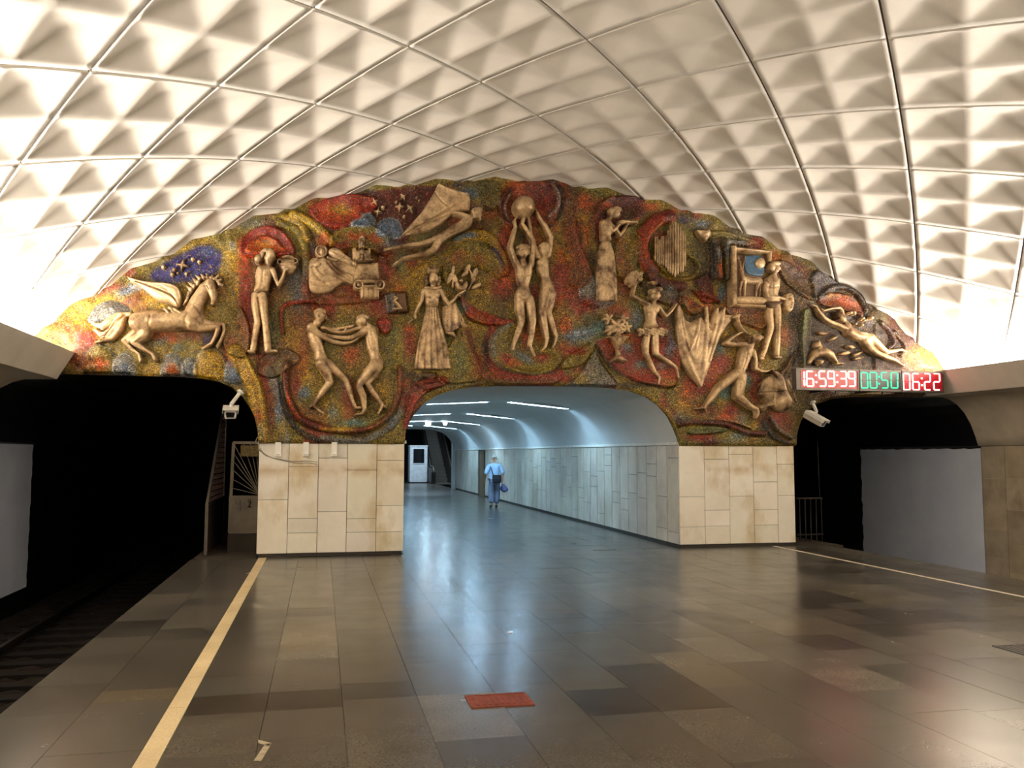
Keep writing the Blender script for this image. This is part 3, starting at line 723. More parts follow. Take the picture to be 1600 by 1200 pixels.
# crescents under the two women
R(RED, [(770,500),(760,520),(752,550),(764,580),(800,602),(850,604),(880,590),(872,575),(840,585),(800,575),(778,548)], 2, 6, 3, .85)
R(OLIVE, [(798,506),(776,518),(764,536),(764,556),(778,574),(804,584),(836,587),(862,580),(874,566),(872,556),(850,545),(820,520)], 6, 5, 2, rim=LGRY, rimw=1.4)
BAND(GRY, [(792,510),(772,524),(766,540),(769,556)], 5, 6, 0, .8); B(BLU, 818, 560, 16, 7, .9, 20); B(GRY, 800, 545, 8, 10, .7); B(RED, 790, 562, 12, 7, .9, 20); B(ORA, 802, 568, 10, 5, .8); B(RED, 846, 560, 12, 6, .8); B(ORA, 842, 520, 10, 20, .6); B(RED, 818, 525, 8, 22, .7); B(DBRN, 757, 545, 5, 22, .9)  # the narrow dark brown blob paints the shadow outline at the crescent's left
R(OLIVE, [(872,577),(890,576),(910,568),(924,548),(926,540),(920,536),(900,548),(880,560)], 5, 4, 2, rim=GOLD); B(RED, 893, 549, 18, 8, .95); B(ORA, 880, 540, 14, 8, .7)
B(BLU, 900, 525, 24, 12, 1); B(WHT, 902, 524, 12, 5, .8); B(TEAL, 940, 512, 18, 12, .8); B(GOLD, 872, 500, 16, 20, .6); B(ORA, 880, 505, 14, 12, .7); B(ORA, 868, 470, 14, 16, .6); B(OLIVE, 862, 450, 6, 26, .6)
for k in range(4): LINE(GOLD, [(856+k*4, 492-k), (864+k*4, 478-k*2)], .8, 2, .6)
R(GRY, [(876,604),(900,588),(922,556),(926,545),(936,565),(950,585),(964,604)], 3, 5, 3, .7, sp=False); LINE(GOLD, [(924,546),(914,575),(902,598)], 1.2, 4); LINE(GOLD, [(926,546),(944,572),(960,596)], 1.4, 5); B(GOLD, 906, 592, 10, 10, .6); B(RED, 880, 592, 14, 8, .8)
B(DOLIVE, 800, 598, 90, 6, .7)
# --- lower left of the passage arch
B(RED, 640, 625, 16, 18, .9); B(RED, 636, 660, 5, 24, .9); B(GRY, 646, 612, 12, 8, .8); B(ORA, 634, 600, 9, 8, .7); B(DBRN, 668, 598, 20, 14, .8); R(BRN, [(657,582),(680,582),(684,592),(656,592)], 3, 2, 1, sp=False); R(BRN, [(656,594),(682,594),(690,604),(660,612)], 3, 2, 1, sp=False); B(GRY, 700, 600, 26, 8, .6)
# --- round the violinist
BAND(RUST, [(902,345),(900,365),(908,395),(918,428),(918,440)], 6, 2); LINE(LGRY, [(901,345),(903,365),(911,392),(918,420),(919,436)], 1.0, 4, .7); LINE(LGRY, [(884,370),(892,395),(897,425),(893,440)], 1.0, 4, .7)
B(ORA, 912, 318, 16, 14, .9); B(GOLD, 905, 340, 10, 8, .6); B(DOLIVE, 890, 330, 8, 30, .6); B(ORA, 890, 365, 12, 18, .7); B(RED, 874, 440, 16, 14, .7); B(ORA, 904, 405, 9, 20, .8); B(RED, 895, 460, 14, 20, .7); B(ORA, 913, 365, 7, 26, .6)
R(DRED, [(928,345),(934,322),(956,309),(984,307),(1004,314),(1008,328),(1000,342),(976,352),(950,380),(930,385)], 3, 6, 3, rim=RUST)
B(ORA, 940, 322, 12, 10, .9); B(RED, 930, 350, 8, 22, .8); BAND(RUST, [(926,372),(927,345),(936,322),(956,310)], 3, 5)
R(GRY, [(902,456),(908,442),(924,432),(940,436),(952,452),(958,472),(944,482),(922,482),(908,474)], 5, 12, 2, .9, 1, rim=WHT); B(DBRN, 934, 462, 12, 14, .6)
B(ORA, 966, 372, 10, 26, .8); B(RED, 968, 405, 10, 16, .9); B(GOLD, 985, 385, 12, 22, .8); B(DOLIVE, 978, 340, 10, 14, .6); B(ORA, 1015, 325, 16, 8, .8); B(RED, 975, 440, 12, 30, .7); B(DOLIVE, 955, 400, 4, 30, .6)
B(RED, 910, 480, 22, 14, .9); B(RED, 960, 485, 14, 12, .6); B(GRN, 918, 496, 9, 9, .8); B(ORA, 980, 492, 12, 10, .9); B(GOLD, 990, 487, 7, 9, .9); B(BLU, 992, 500, 12, 20, .8); B(ORA, 880, 515, 12, 8, .8)
# --- red loop round the organ pipes
BAND(RED, [(1046,340),(1024,346),(1006,362),(1000,385),(1004,408),(1016,424)], 11, 7); BAND(ORA, [(1030,350),(1012,366),(1004,388),(1007,404)], 5, 8, 0, .8)
BAND(DRED, [(1012,430),(1036,444),(1062,448)], 9, 5); BAND(GOLD, [(1018,402),(1030,420),(1048,433),(1066,438),(1082,432),(1088,420),(1082,408),(1074,404)], 3, 6); B(OLIVE, 1050, 415, 30, 12, .8); B(DOLIVE, 1090, 400, 14, 40, .8); B(OLIVE, 1078, 368, 12, 16, .7)
B(DBLU, 1068, 345, 12, 10, .7); B(BLU, 1094, 350, 12, 6, .8); B(OLIVE, 1120, 362, 16, 10, .8); B(GRY, 1146, 370, 26, 7, .7); B(DRED, 1040, 338, 14, 6)
R(DBRN, [(1104,372),(1114,380),(1114,440),(1104,440)], 6, 2, 1, sp=False); R(BRN, [(1110,385),(1121,385),(1124,440),(1112,438)], 7, 2, 1, sp=False); B(LGRY, 1116, 394, 4, 8); B(BLU, 1117, 402, 3, 8); B(ORA, 1118, 426, 4, 13, 1)
R(BRN, [(1127,374),(1168,380),(1168,388),(1136,384),(1134,440),(1126,444)], 7, 3, 1, sp=False); B(BLU, 1131, 396, 4, 14, .9); B(GRY, 1146, 380, 16, 4, .9); B(LGRY, 1131, 385, 4, 6, .8); B(RED, 1176, 380, 14, 7, .95); B(RED, 1184, 386, 8, 6, .8); B(OLIVE, 1129, 420, 5, 14, .7)
R(DRED, [(1082,438),(1102,428),(1120,474),(1092,466)], 5, 4, 1, sp=False); R(RED, [(1076,452),(1098,458),(1120,474),(1098,476)], 4, 3, 1, sp=False, rim=RUST); LINE(RUST, [(1098,430),(1108,455),(1120,474)], 1.5, 8); B(GOLD, 1114, 456, 5, 10, .8); B(BLU, 1126, 462, 8, 12, .95); B(TEAL, 1128, 452, 6, 8, .7)
R(RUST, [(1060,462),(1078,470),(1094,480),(1090,490),(1078,494),(1066,484)], 5, 5, 2, rim=GOLD); B(ORA, 1074, 470, 8, 6, 1); B(GOLD, 1080, 488, 6, 5, .8); B(GRN, 1068, 476, 5, 6, .8)
B(BLU, 1046, 465, 12, 10, .8); B(TEAL, 1040, 455, 10, 6, .7); B(RED, 1052, 472, 8, 8, .6); B(DBRN, 1020, 450, 18, 10, .8); B(GRN, 1028, 500, 8, 16, .5); B(RED, 1030, 510, 10, 14, .8); B(ORA, 1040, 530, 9, 16, .7)
# --- crescent under the dancer
R(RED, [(928,538),(940,530),(960,524),(990,520),(1030,522),(1054,540),(1060,575),(1052,604),(1020,604),(984,594),(954,574)], 5, 5, 2, .8, rim=LGRY, rimw=1.3)
B(ORA, 952, 538, 12, 9, .9); B(GOLD, 976, 535, 10, 12, .8); B(BLU, 978, 545, 9, 10, .8); B(TEAL, 1000, 570, 14, 8, .9); B(GRY, 1032, 572, 10, 8, .8); B(RED, 982, 562, 16, 10, .9); B(RED, 1000, 590, 18, 6, .9); B(ORA, 1040, 590, 16, 9, .8); B(GOLD, 1048, 600, 14, 6, .8); B(BLU, 1042, 545, 9, 18, .9); B(GRY, 1040, 525, 8, 10, .7); B(RED, 1032, 550, 8, 18, .7)
B(GRY, 945, 600, 24, 10, .6); B(DBRN, 985, 602, 30, 5, .7); B(TEAL, 928, 515, 10, 10, .8)
# --- round the sail cloth and the runner
B(ORA, 1104, 480, 10, 12, .6); B(DBRN, 1082, 498, 10, 10, .8); B(GOLD, 1160, 480, 22, 14, .9); B(ORA, 1170, 490, 14, 18, .8); B(GRN, 1165, 500, 12, 16, .8); B(RED, 1145, 480, 18, 6, .8); B(TEAL, 1122, 545, 9, 12, .9); B(GRN, 1116, 555, 9, 12, .7)
B(RED, 1124, 568, 18, 16, .95); B(ORA, 1112, 585, 14, 16, .8); B(RED, 1086, 600, 18, 20, .9); B(ORA, 1070, 620, 12, 24, .7); B(GOLD, 1066, 635, 12, 14, .8); B(GRY, 1062, 655, 12, 10, .9); B(RED, 1100, 640, 18, 12, .6)
B(TEAL, 1130, 612, 10, 16, .9); B(BLU, 1140, 600, 8, 14, .6); B(GOLD, 1125, 632, 10, 10, .8); B(ORA, 1136, 650, 20, 12, 1); B(RED, 1140, 640, 10, 14, .8); B(GRY, 1158, 655, 12, 10, .7); B(GOLD, 1180, 660, 16, 10, .6)
B(RED, 1174, 576, 12, 18, .9); B(TEAL, 1166, 594, 8, 14, .9); B(RED, 1182, 610, 12, 22, .9); B(GOLD, 1160, 618, 9, 9, .7); B(RED, 1210, 655, 24, 14, .8); B(RUST, 1225, 670, 14, 16, .8); B(DBRN, 1196, 672, 12, 18, .8)
BAND(DRED, [(1058,662),(1090,660),(1130,664),(1165,676),(1190,678)], 5, 5); LINE(RUST, [(1058,656),(1095,655),(1140,660),(1170,670)], 1.4, 6); R(GRN, [(1074,669),(1112,667),(1136,672),(1110,678),(1076,679)], 4, 3, 2, .8); B(RED, 1088, 684, 22, 6, .8); B(BLU, 1152, 680, 14, 6, .7); B(GRY, 1130, 690, 30, 5, .6); B(DRED, 1110, 692, 12, 5)
BAND(GRY, [(1200,652),(1212,672),(1232,684)], 4, 6, 0, .6); BAND(DBRN, [(1192,660),(1206,682),(1226,692)], 5, 2)
# --- right wing, browner
B(RUST, 1232, 420, 22, 22, .8); B(DRED, 1245, 432, 14, 18, .8); B(BRN, 1225, 455, 24, 40, .7); B(ORA, 1208, 400, 10, 10, .6); B(DOLIVE, 1250, 405, 18, 10, .7)
R(DBRN, [(1232,470),(1246,480),(1250,540),(1244,580),(1230,560)], -3, 6, 4, .8); R(GRN, [(1248,490),(1262,486),(1264,520),(1258,560),(1250,575),(1246,540)], 4, 5, 2, .7); B(ORA, 1222, 525, 14, 16, .6)
R((92,84,92), [(1268,470),(1262,440),(1272,424),(1290,432),(1308,446),(1300,458),(1282,466)], 3, 6, 3, .8)
R(RUST, [(1274,474),(1284,462),(1304,458),(1326,464),(1340,478),(1344,494),(1330,492),(1300,484)], 3, 6, 3, .9); B(ORA, 1318, 472, 20, 7, .9, 20); B(GOLD, 1296, 464, 12, 4, .6); BAND(DBRN, [(1276,466),(1292,452),(1318,450),(1340,466),(1348,484)], 5, 6)
R((70,52,48), [(1268,480),(1300,486),(1350,496),(1400,530),(1440,566),(1460,580),(1300,600),(1250,570)], -2, 8, 6, .7); B((88,88,84), 1290, 505, 20, 14, .7); B(DRED, 1322, 560, 26, 10, .5); B((96,64,56), 1392, 520, 12, 16, .6)
BAND((104,72,66), [(1372,505),(1386,518),(1392,536),(1380,550)], 4, 5); BAND((90,66,60), [(1395,520),(1410,540),(1404,556)], 4, 4)
B(GOLD, 1440, 560, 34, 18, .8); B(RUST, 1425, 572, 30, 10, .7); B(ORA, 1462, 572, 20, 10, .5); B((120,100,96), 1410, 530, 20, 8, .5, 40)
for i in range(7):
    q = 1262+i*3; LINE(RUST if i % 2 else DBRN, [(1182+i*8, 596-i*1), (1200+i*7, 590-i*5), (1222+i*4, 572-i*5)], 1.1, 2.5, .5)
# --- more of the modelled plates: overlapping waves and lobes between the figures
R(OLIVE, [(690,560),(712,520),(716,480),(700,462),(722,500),(736,548),(752,590),(720,600),(690,596)], 3, 5, 3, .5)
R(RUST, [(880,300),(900,318),(897,352),(908,392),(922,432),(905,452),(886,440),(890,400),(882,350)], 3, 4, 3, .55, rim=ORA, rimw=1.2)
R(OLIVE, [(960,380),(985,352),(996,380),(990,420),(972,440),(958,420)], 3, 5, 3, .55, rim=GOLD, rimw=1.2)
R(BRN, [(1000,440),(1030,452),(1056,458),(1044,478),(1020,470),(1004,460)], 3, 4, 3, .6)
R(OLIVE, [(1096,366),(1130,362),(1180,378),(1168,384),(1124,372),(1100,382)], 3, 4, 3, .6)
R(RUST, [(1130,482),(1180,478),(1200,500),(1186,516),(1160,508),(1140,500)], 3, 5, 3, .5, rim=ORA, rimw=1.2)
R(BRN, [(1208,360+50),(1230,412),(1262,440),(1270,470),(1246,462),(1222,440)], 3, 5, 3, .6)
R(OLIVE, [(376,480),(392,520),(384,560),(352,548),(350,500)], 3, 5, 3, .45)
R(BRN, [(470,560),(446,545),(412,556),(398,580),(424,592),(450,580)], 2.5, 5, 3, .55)
R(RUST, [(500,396),(482,420),(480,470),(500,478),(590,470),(606,430),(596,396),(560,452),(520,460)], 2, 5, 3, .5)
R(GOLD, [(640,430),(668,412),(664,450),(650,500),(636,470)], 2, 5, 3, .5)
R(OLIVE, [(690,420),(720,384),(756,384),(784,416),(778,438),(752,420),(722,424),(700,450)], 3, 5, 3, .45, rim=GOLD, rimw=1.4)
R(DOLIVE, [(744,288),(772,284),(782,300),(772,330),(752,320)], 3, 5, 3, .6)
B(BLU, 905, 522, 22, 11, .9); B(WHT, 903, 522, 11, 5, .7)
R(RED, [(640,612),(652,596),(690,588),(700,600),(664,616),(646,640),(636,670),(634,650)], 3, 4, 3, .6)
H += (vnoise(X, Y, 26, 21)-.5)*3.0+(vnoise(X, Y, 9, 22)-.5)*1.2
C = np.clip(C*(1+(vnoise(X, Y, 5, 23)-.5)[..., None]*.25), 4, 255)
hm = np.maximum(H*1.5, -4.0)*MPX+0.05
edge = np.clip(np.minimum((Y-tops[:, None])/3, (bots[:, None]-Y)/4), 0, 1); hm = hm*np.clip(edge*.6+.4, 0, 1)
V = wall_arr(X.ravel(), Y.ravel(), hm.ravel())
nx = len(cxs)
idx = np.arange(nx*NV).reshape(nx, NV)
q = np.stack([idx[:-1, :-1], idx[:-1, 1:], idx[1:, 1:], idx[1:, :-1]], -1).reshape(-1, 4)
def fastmesh(name, V, Q, m, parent=None, smooth=True):
    me = bpy.data.meshes.new(name)
    me.vertices.add(len(V)); me.vertices.foreach_set('co', np.ascontiguousarray(V, dtype=np.float32).ravel())
    me.loops.add(Q.size); me.loops.foreach_set('vertex_index', np.ascontiguousarray(Q, dtype=np.int32).ravel())
    me.polygons.add(len(Q)); me.polygons.foreach_set('loop_start', np.arange(0, Q.size, 4, dtype=np.int32))
    me.polygons.foreach_set('use_smooth', [smooth]*len(Q))
    me.update(calc_edges=True); me.validate()
    if m: me.materials.append(m)
    o = bpy.data.objects.new(name, me); COL.objects.link(o)
    if parent: o.parent = parent
    return o
def mosaic_mat():
    m, nt, b = newmat('mosaic_tesserae')
    at = nt.nodes.new('ShaderNodeVertexColor'); at.layer_name = 'tesserae'
    g = nt.nodes.new('ShaderNodeNewGeometry'); mp = nt.nodes.new('ShaderNodeMapping'); mp.inputs['Scale'].default_value = (1, 0.35, 1)
    nt.links.new(g.outputs['Position'], mp.inputs['Vector'])
    def vor(scale, feat='F1'):
        v = nt.nodes.new('ShaderNodeTexVoronoi'); v.feature = feat; v.inputs['Scale'].default_value = scale
        nt.links.new(mp.outputs['Vector'], v.inputs['Vector']); return v
    v = vor(64.0); sep = nt.nodes.new('ShaderNodeSeparateColor'); nt.links.new(v.outputs['Color'], sep.inputs[0])
    bri = ramp(nt, sep.outputs[0], [(0.0, (0.11,)*3), (0.3, (0.42,)*3), (0.8, (0.86,)*3), (0.94, (1.1,)*3), (1.0, (2.1,)*3)])
    col = mix(nt, at.outputs['Color'], bri, 1.0, 'MULTIPLY')
    # stray tesserae of other colours
    k = ramp(nt, sep.outputs[1], [(0.88, (0, 0, 0)), (0.90, (.7,)*3)])
    stray = ramp(nt, sep.outputs[2], [(0.0, lin(DBRN)), (0.3, lin(GOLD)), (0.5, lin(RUST)), (0.7, lin(GRN)), (0.9, lin(GRY))])
    col = mix(nt, col, stray, k)
    e = vor(64.0, 'DISTANCE_TO_EDGE')
    gr = ramp(nt, e.outputs['Distance'], [(0.02, (0.22,)*3), (0.11, (1, 1, 1))])
    col = mix(nt, col, gr, 1.0, 'MULTIPLY')
    nt.links.new(col, b.inputs['Base Color'])
    b.inputs['Roughness'].default_value = 0.38; b.inputs['Specular IOR Level'].default_value = 0.35
    # every tessera is set a little askew: tilt the normal cell by cell
    bp = nt.nodes.new('ShaderNodeBump'); bp.inputs['Strength'].default_value = 0.5; bp.inputs['Distance'].default_value = 0.012
    nt.links.new(e.outputs['Distance'], bp.inputs['Height'])
    vm = nt.nodes.new('ShaderNodeVectorMath'); vm.operation = 'SUBTRACT'; nt.links.new(v.outputs['Color'], vm.inputs[0]); vm.inputs[1].default_value = (.5, .5, .5)
    sc = nt.nodes.new('ShaderNodeVectorMath'); sc.operation = 'SCALE'; sc.inputs['Scale'].default_value = 0.30; nt.links.new(vm.outputs[0], sc.inputs[0])
    ad = nt.nodes.new('ShaderNodeVectorMath'); ad.operation = 'ADD'; nt.links.new(bp.outputs[0], ad.inputs[0]); nt.links.new(sc.outputs[0], ad.inputs[1])
    nm = nt.nodes.new('ShaderNodeVectorMath'); nm.operation = 'NORMALIZE'; nt.links.new(ad.outputs[0], nm.inputs[0])
    nt.links.new(nm.outputs[0], b.inputs['Normal'])
    return m
mural = fastmesh('mosaic_mural', V, q, mosaic_mat())
cl_ = C.reshape(-1, 3)/255.0; cl_ = np.where(cl_ <= 0.04045, cl_/12.92, ((cl_+0.055)/1.055)**2.4)
at = mural.data.color_attributes.new('tesserae', 'FLOAT_COLOR', 'POINT')
at.data.foreach_set('color', np.concatenate([cl_, np.ones((len(cl_), 1))], 1).astype(np.float32).ravel())
put(mural, 'huge arched mosaic of olive, red and gold tesserae on the end wall', 'mosaic')
def mural_h(px, py):
    """height of the mosaic's ground at a photo position, px"""
    i = int(np.clip(np.searchsorted(cxs, px), 0, nx-1)); j = int(np.clip((py-tops[i])/(bots[i]-tops[i])*(NV-1), 0, NV-1))
    return hm[i, j]/MPX
# ------------------------------------------------------------------ hammered-metal reliefs fixed on the mosaic
def bronze(name, c, dark, amt=(0.42, 0.62), sc=3.2):
    m, nt, b = newmat(name)
    f = noise(nt, sc, 6.0, 'World', 0.62); g = noise(nt, 26.0, 4.0, 'World', 0.6)
    col = mix(nt, lin(dark), lin(c), ramp(nt, f, [(amt[0]-.08, (0, 0, 0)), (amt[1], (1, 1, 1))]))
    col = mix(nt, col, ramp(nt, g, [(0.35, (0.72,)*3), (0.6, (1.08,)*3)]), 1.0, 'MULTIPLY')
    nt.links.new(col, b.inputs['Base Color']); b.inputs['Metallic'].default_value = 0.30
    b.inputs['Roughness'].default_value = 0.42
    bump(nt, b, noise(nt, 40.0, 4.0, 'World'), 0.15, 0.01)
    return m
m_brz = bronze('bronze_relief', (206, 176, 134), (108, 78, 49), (.41, .55))
m_brzd = bronze('bronze_dark', (112, 82, 54), (66, 46, 30), (.40, .6))
m_brzm = bronze('bronze_mottled', (200, 170, 128), (92, 65, 40), (.45, .58), 4.5)
class Rel:
    """a relief worked up from limbs, ovals and plates given on the wall's plane; frame = (x, y, units per pixel)"""
    def __init__(s, frame): s.fx, s.fy, s.k = frame; s.p = []; s.g = []; s.box = None
    def pt(s, x, y): return np.array([s.fx+x/s.k, s.fy+y/s.k])
    def limb(s, pts, z=3.0, f=0.85, k=2.0):
        s.p.append(('limb', [(*s.pt(x, y), .88*r/s.k) for x, y, r in pts], z, f, k)); return s
    def ell(s, x, y, rx, ry=None, rot=0, z=3.0, f=0.85, k=1.0):
        s.p.append(('ell', (*s.pt(x, y), rx/s.k, (ry or rx)/s.k, math.radians(rot)), z, f, k)); return s
    def plate(s, pts, z=3.0, h=3.0, bev=3.0, k=0.6, sp=True):
        q = np.array([s.pt(x, y) for x, y in pts]); s.p.append(('plate', spline(q, 6) if sp else q, z, h, k, bev)); return s
    def groove(s, pts, w=6, d=1.5):
        s.g.append((spline([s.pt(x, y) for x, y in pts], 5, False) if len(pts) > 2 else np.array([s.pt(x, y) for x, y in pts]), w/s.k, d)); return s
    def ridge(s, pts, w=6, h=1.5): return s.groove(pts, w, -h)
    def ring(s, x, y, r, w, z=3.0, h=2.0):
        s.p.append(('ring', (*s.pt(x, y), r/s.k, w/s.k), z, h, .4)); return s
    def field(s, X, Y):
        H = np.full(X.shape, -1e3)
        for pr in s.p:
            kd, a, z, f, k = pr[:5]; h = np.full(X.shape, -1e3)
            if kd == 'limb':
                for (x1, y1, r1), (x2, y2, r2) in zip(a[:-1], a[1:]):
                    L = (x2-x1)**2+(y2-y1)**2+1e-9; t = np.clip(((X-x1)*(x2-x1)+(Y-y1)*(y2-y1))/L, 0, 1)
                    r = r1+(r2-r1)*t; d2 = (X-x1-t*(x2-x1))**2+(Y-y1-t*(y2-y1))**2
                    g = np.where(d2 < r*r, z+f*np.sqrt(np.maximum(r*r-d2, 0)), -1e3)
                    h = np.maximum(h, g)
            elif kd == 'ell':
                x, y, rx, ry, ro = a; dx = X-x; dy = Y-y
                u = (dx*math.cos(ro)+dy*math.sin(ro))/rx; v = (-dx*math.sin(ro)+dy*math.cos(ro))/ry; d2 = u*u+v*v
                h = np.where(d2 < 1, z+f*min(rx, ry)*np.sqrt(np.maximum(1-d2, 0)), -1e3)
            elif kd == 'ring':
                x, y, r, w = a; d = np.abs(np.hypot(X-x, Y-y)-r)
                h = np.where(d < w, z+f*np.sqrt(np.maximum(1-(d/w)**2, 0)), -1e3)
            else:
                d = segdist(X, Y, a, True); ins = inside(X, Y, a); t = np.clip(d/pr[5], 0, 1)
                h = np.where(ins, z+f*np.sqrt(1-(1-t)**2), -1e3)
            both = (H > -500) & (h > -500)
            blend = np.where(both, np.maximum(k-np.abs(H-h), 0)**2/(4*k), 0)
            H = np.maximum(H, h)+blend
        for pts, w, d in s.g:
            q = segdist(X, Y, pts, False); H = np.where(H > -500, H-d*np.exp(-(q/w)**2*2), H)
        return H
    def bounds(s):
        xs = []; ys = []
        for pr in s.p:
            a = pr[1]
            if pr[0] == 'limb':
                for x, y, r in a: xs += [x-r, x+r]; ys += [y-r, y+r]
            elif pr[0] == 'ell': m = max(a[2], a[3]); xs += [a[0]-m, a[0]+m]; ys += [a[1]-m, a[1]+m]
            elif pr[0] == 'ring': m = a[2]+a[3]; xs += [a[0]-m, a[0]+m]; ys += [a[1]-m, a[1]+m]
            else: xs += [a[:, 0].min(), a[:, 0].max()]; ys += [a[:, 1].min(), a[:, 1].max()]
        return min(xs)-1.5, max(xs)+1.5, min(ys)-1.5, max(ys)+1.5
    def build(s, name, m, parent, step=0.72, base=1.2):
        x0, x1, y0, y1 = s.bounds(); xs = np.arange(x0, x1, step); ys = np.arange(y0, y1, step)
        X, Y = np.meshgrid(xs, ys); H = s.field(X, Y); ok = H > -500
        Q = ok[:-1, :-1] | ok[1:, :-1] | ok[:-1, 1:] | ok[1:, 1:]
        used = np.zeros(ok.shape, bool)
        for a in (slice(0, -1), slice(1, None)):
            for b in (slice(0, -1), slice(1, None)): used[a, b] |= Q
        ground = float(np.median([mural_h(x, y) for x, y in ((x0, y0), (x1, y1), ((x0+x1)/2, (y0+y1)/2), (x0, y1), (x1, y0))]))
        Hh = np.where(ok, (H+base)*1.3+max(ground, 3.0), 2.0)
        idx = -np.ones(ok.shape, int); idx[used] = np.arange(used.sum())
        V = wall_arr(X[used], Y[used], Hh[used]*MPX, D-0.13)
        r, c = np.nonzero(Q)
        F = np.stack([idx[r, c], idx[r+1, c], idx[r+1, c+1], idx[r, c+1]], -1)
        if parent is not None: V = V-np.array(parent.location)[None]
        return fastmesh(name, V, F, m, parent)
def relief(name, label, px, py, cat='relief', group=None):
    p = wallpt(px, py, D-0.03)
    return empty(name, tuple(float(v) for v in p), label, cat, group)
def cloth_strip(name, L, Rr, hfun, m, parent, frame, nu=44, nv=60, ground=4.0):
    """hanging cloth between a left and a right edge line; hfun(u, v) gives its height in px"""
    fx, fy, k = frame
    Lp = spline([(fx+x/k, fy+y/k) for x, y in L], 10, False) if len(L) > 2 else np.array([(fx+x/k, fy+y/k) for x, y in L])
    Rp = spline([(fx+x/k, fy+y/k) for x, y in Rr], 10, False) if len(Rr) > 2 else np.array([(fx+x/k, fy+y/k) for x, y in Rr])
    def samp(P, v):
        s = np.r_[0, np.cumsum(np.hypot(*np.diff(P, axis=0).T))]; s /= s[-1]
        return np.stack([np.interp(v, s, P[:, 0]), np.interp(v, s, P[:, 1])], -1)
    v = np.linspace(0, 1, nv); u = np.linspace(0, 1, nu); A = samp(Lp, v); Bq = samp(Rp, v)
    P = A[:, None]*(1-u)[None, :, None]+Bq[:, None]*u[None, :, None]
    U, Vv = np.meshgrid(u, v); H = ground+1.3*hfun(U, Vv)
    H[:, 0] = H[:, -1] = 1.0; H[0, :] = 1.0; H[-1, :] = 1.0
    W3 = wall_arr(P[..., 0].ravel(), P[..., 1].ravel(), H.ravel()*MPX, D-0.13)
    i = np.arange(nu*nv).reshape(nv, nu)
    F = np.stack([i[:-1, :-1], i[1:, :-1], i[1:, 1:], i[:-1, 1:]], -1).reshape(-1, 4)
    if parent is not None: W3 = W3-np.array(parent.location)[None]
    return fastmesh(name, W3, F, m, parent)

# --- winged horse
F = (0, 360, 4)
t = relief('relief_horse', 'galloping winged horse in pale bronze at the left end of the mosaic', 250, 545)
h = Rel(F)
h.limb([(880,560,66),(960,566,74),(1080,568,74),(1190,562,70),(1230,545,58)], 4, .8, 3)
h.limb([(1195,545,64),(1232,450,54),(1278,365,42),(1315,325,32)], 5, .75, 4)
h.limb([(1312,335,34),(1330,395,29),(1338,430,22),(1332,462,17)], 7, .8, 3)
h.ell(1318, 350, 30, 36, 0, 8, .6, 2); h.limb([(1352,305,9),(1368,282,3)], 9, .9); h.limb([(1325,300,8),(1330,275,3)], 9, .9)
h.limb([(872,575,72),(905,640,50),(880,675,32),(815,690,22)], 7, .75, 4)
h.limb([(850,640,34),(775,688,19),(830,745,14),(872,775,12),(880,815,13)], 5, .9, 2)
h.limb([(910,650,44),(842,703,22),(910,748,15),(955,772,12),(972,808,13)], 8, .9, 2)
h.limb([(1205,585,52),(1250,612,30),(1368,607,17),(1350,660,12),(1325,708,11),(1275,740,12)], 8, .9, 3)
h.limb([(1235,575,40),(1330,588,20),(1398,588,15),(1402,630,12),(1382,685,11),(1362,722,13)], 5, .9, 3)
h.groove([(960,640), (940,600), (955,545)], 10, 1.2); h.groove([(1190,620), (1165,575), (1185,520)], 10, 1.2); h.groove([(1060,630), (1130,635)], 8, .8)
h.groove([(1300,352),(1310,372)], 5, 1.2); h.groove([(1325,455),(1340,448)], 4, 1.0); h.groove([(1000,520),(1080,505)], 10, .7); h.groove([(1225,480),(1262,530),(1280,575)], 9, 1.0)
h.build('body', m_brz, t)
w = Rel(F); w.plate([(806,296),(880,318),(960,330),(1060,336),(1115,362),(1138,410),(1132,460),(1112,488),(1062,455),(1000,440),(940,405),(890,362),(830,330)], 8, 6, 8)
for k in range(7): w.groove([(830+k*28, 318+k*10), (930+k*24, 345+k*11), (1010+k*17, 352+k*16), (1065+k*9, 385+k*14)], 5, 1.6)
w.ridge([(810,298),(900,326),(1060,342),(1120,372),(1136,430)], 9, 1.6)
w.build('wing', m_brz, t)
w = Rel(F)
for k, (x, y) in enumerate([(1045,505),(1075,498),(1105,505),(1060,522),(1095,522),(1130,520),(1120,540),(1150,545)]): w.ell(x, y, 22, 10, 35, 12, .9, .5)
w.build('feathers', m_brz, t)
w = Rel(F)
for (x, y, x2, y2) in [(1185,395,1150,470),(1190,370,1168,352),(1205,345,1180,330),(1225,322,1205,300),(1250,305,1225,285),(1275,298,1258,278),(1300,296,1290,275),(1325,300,1325,282),(1345,308,1360,285),(1365,322,1388,300),(1375,340,1405,345),(1200,372,1180,410),(1218,348,1196,372),(1240,325,1222,350)]:
    w.limb([(x,y,15),((x+x2)/2+5,(y+y2)/2+4,11),(x2,y2,4)], 8, .9, 1)
w.build('mane', m_brzm, t)
w = Rel(F); w.limb([(812,522,15),(740,530,22),(690,560,30),(640,600,26),(575,582,8)], 4, .7, 2); w.limb([(760,530,20),(725,600,34),(690,640,30),(640,655,22),(590,620,8)], 5, .7, 2); w.limb([(770,545,18),(745,620,24),(700,675,18),(640,690,14),(598,702,5)], 6, .7, 2)
for k in range(5): w.groove([(790-k*4,528+k*3),(735-k*10,560+k*14),(690-k*8,610+k*14),(620+k*4,615+k*18)], 5, 1.8)
w.build('tail', m_brz, t)
t = relief('relief_stars', 'star and small round beads on the deep blue patch above the winged horse', 283, 425)
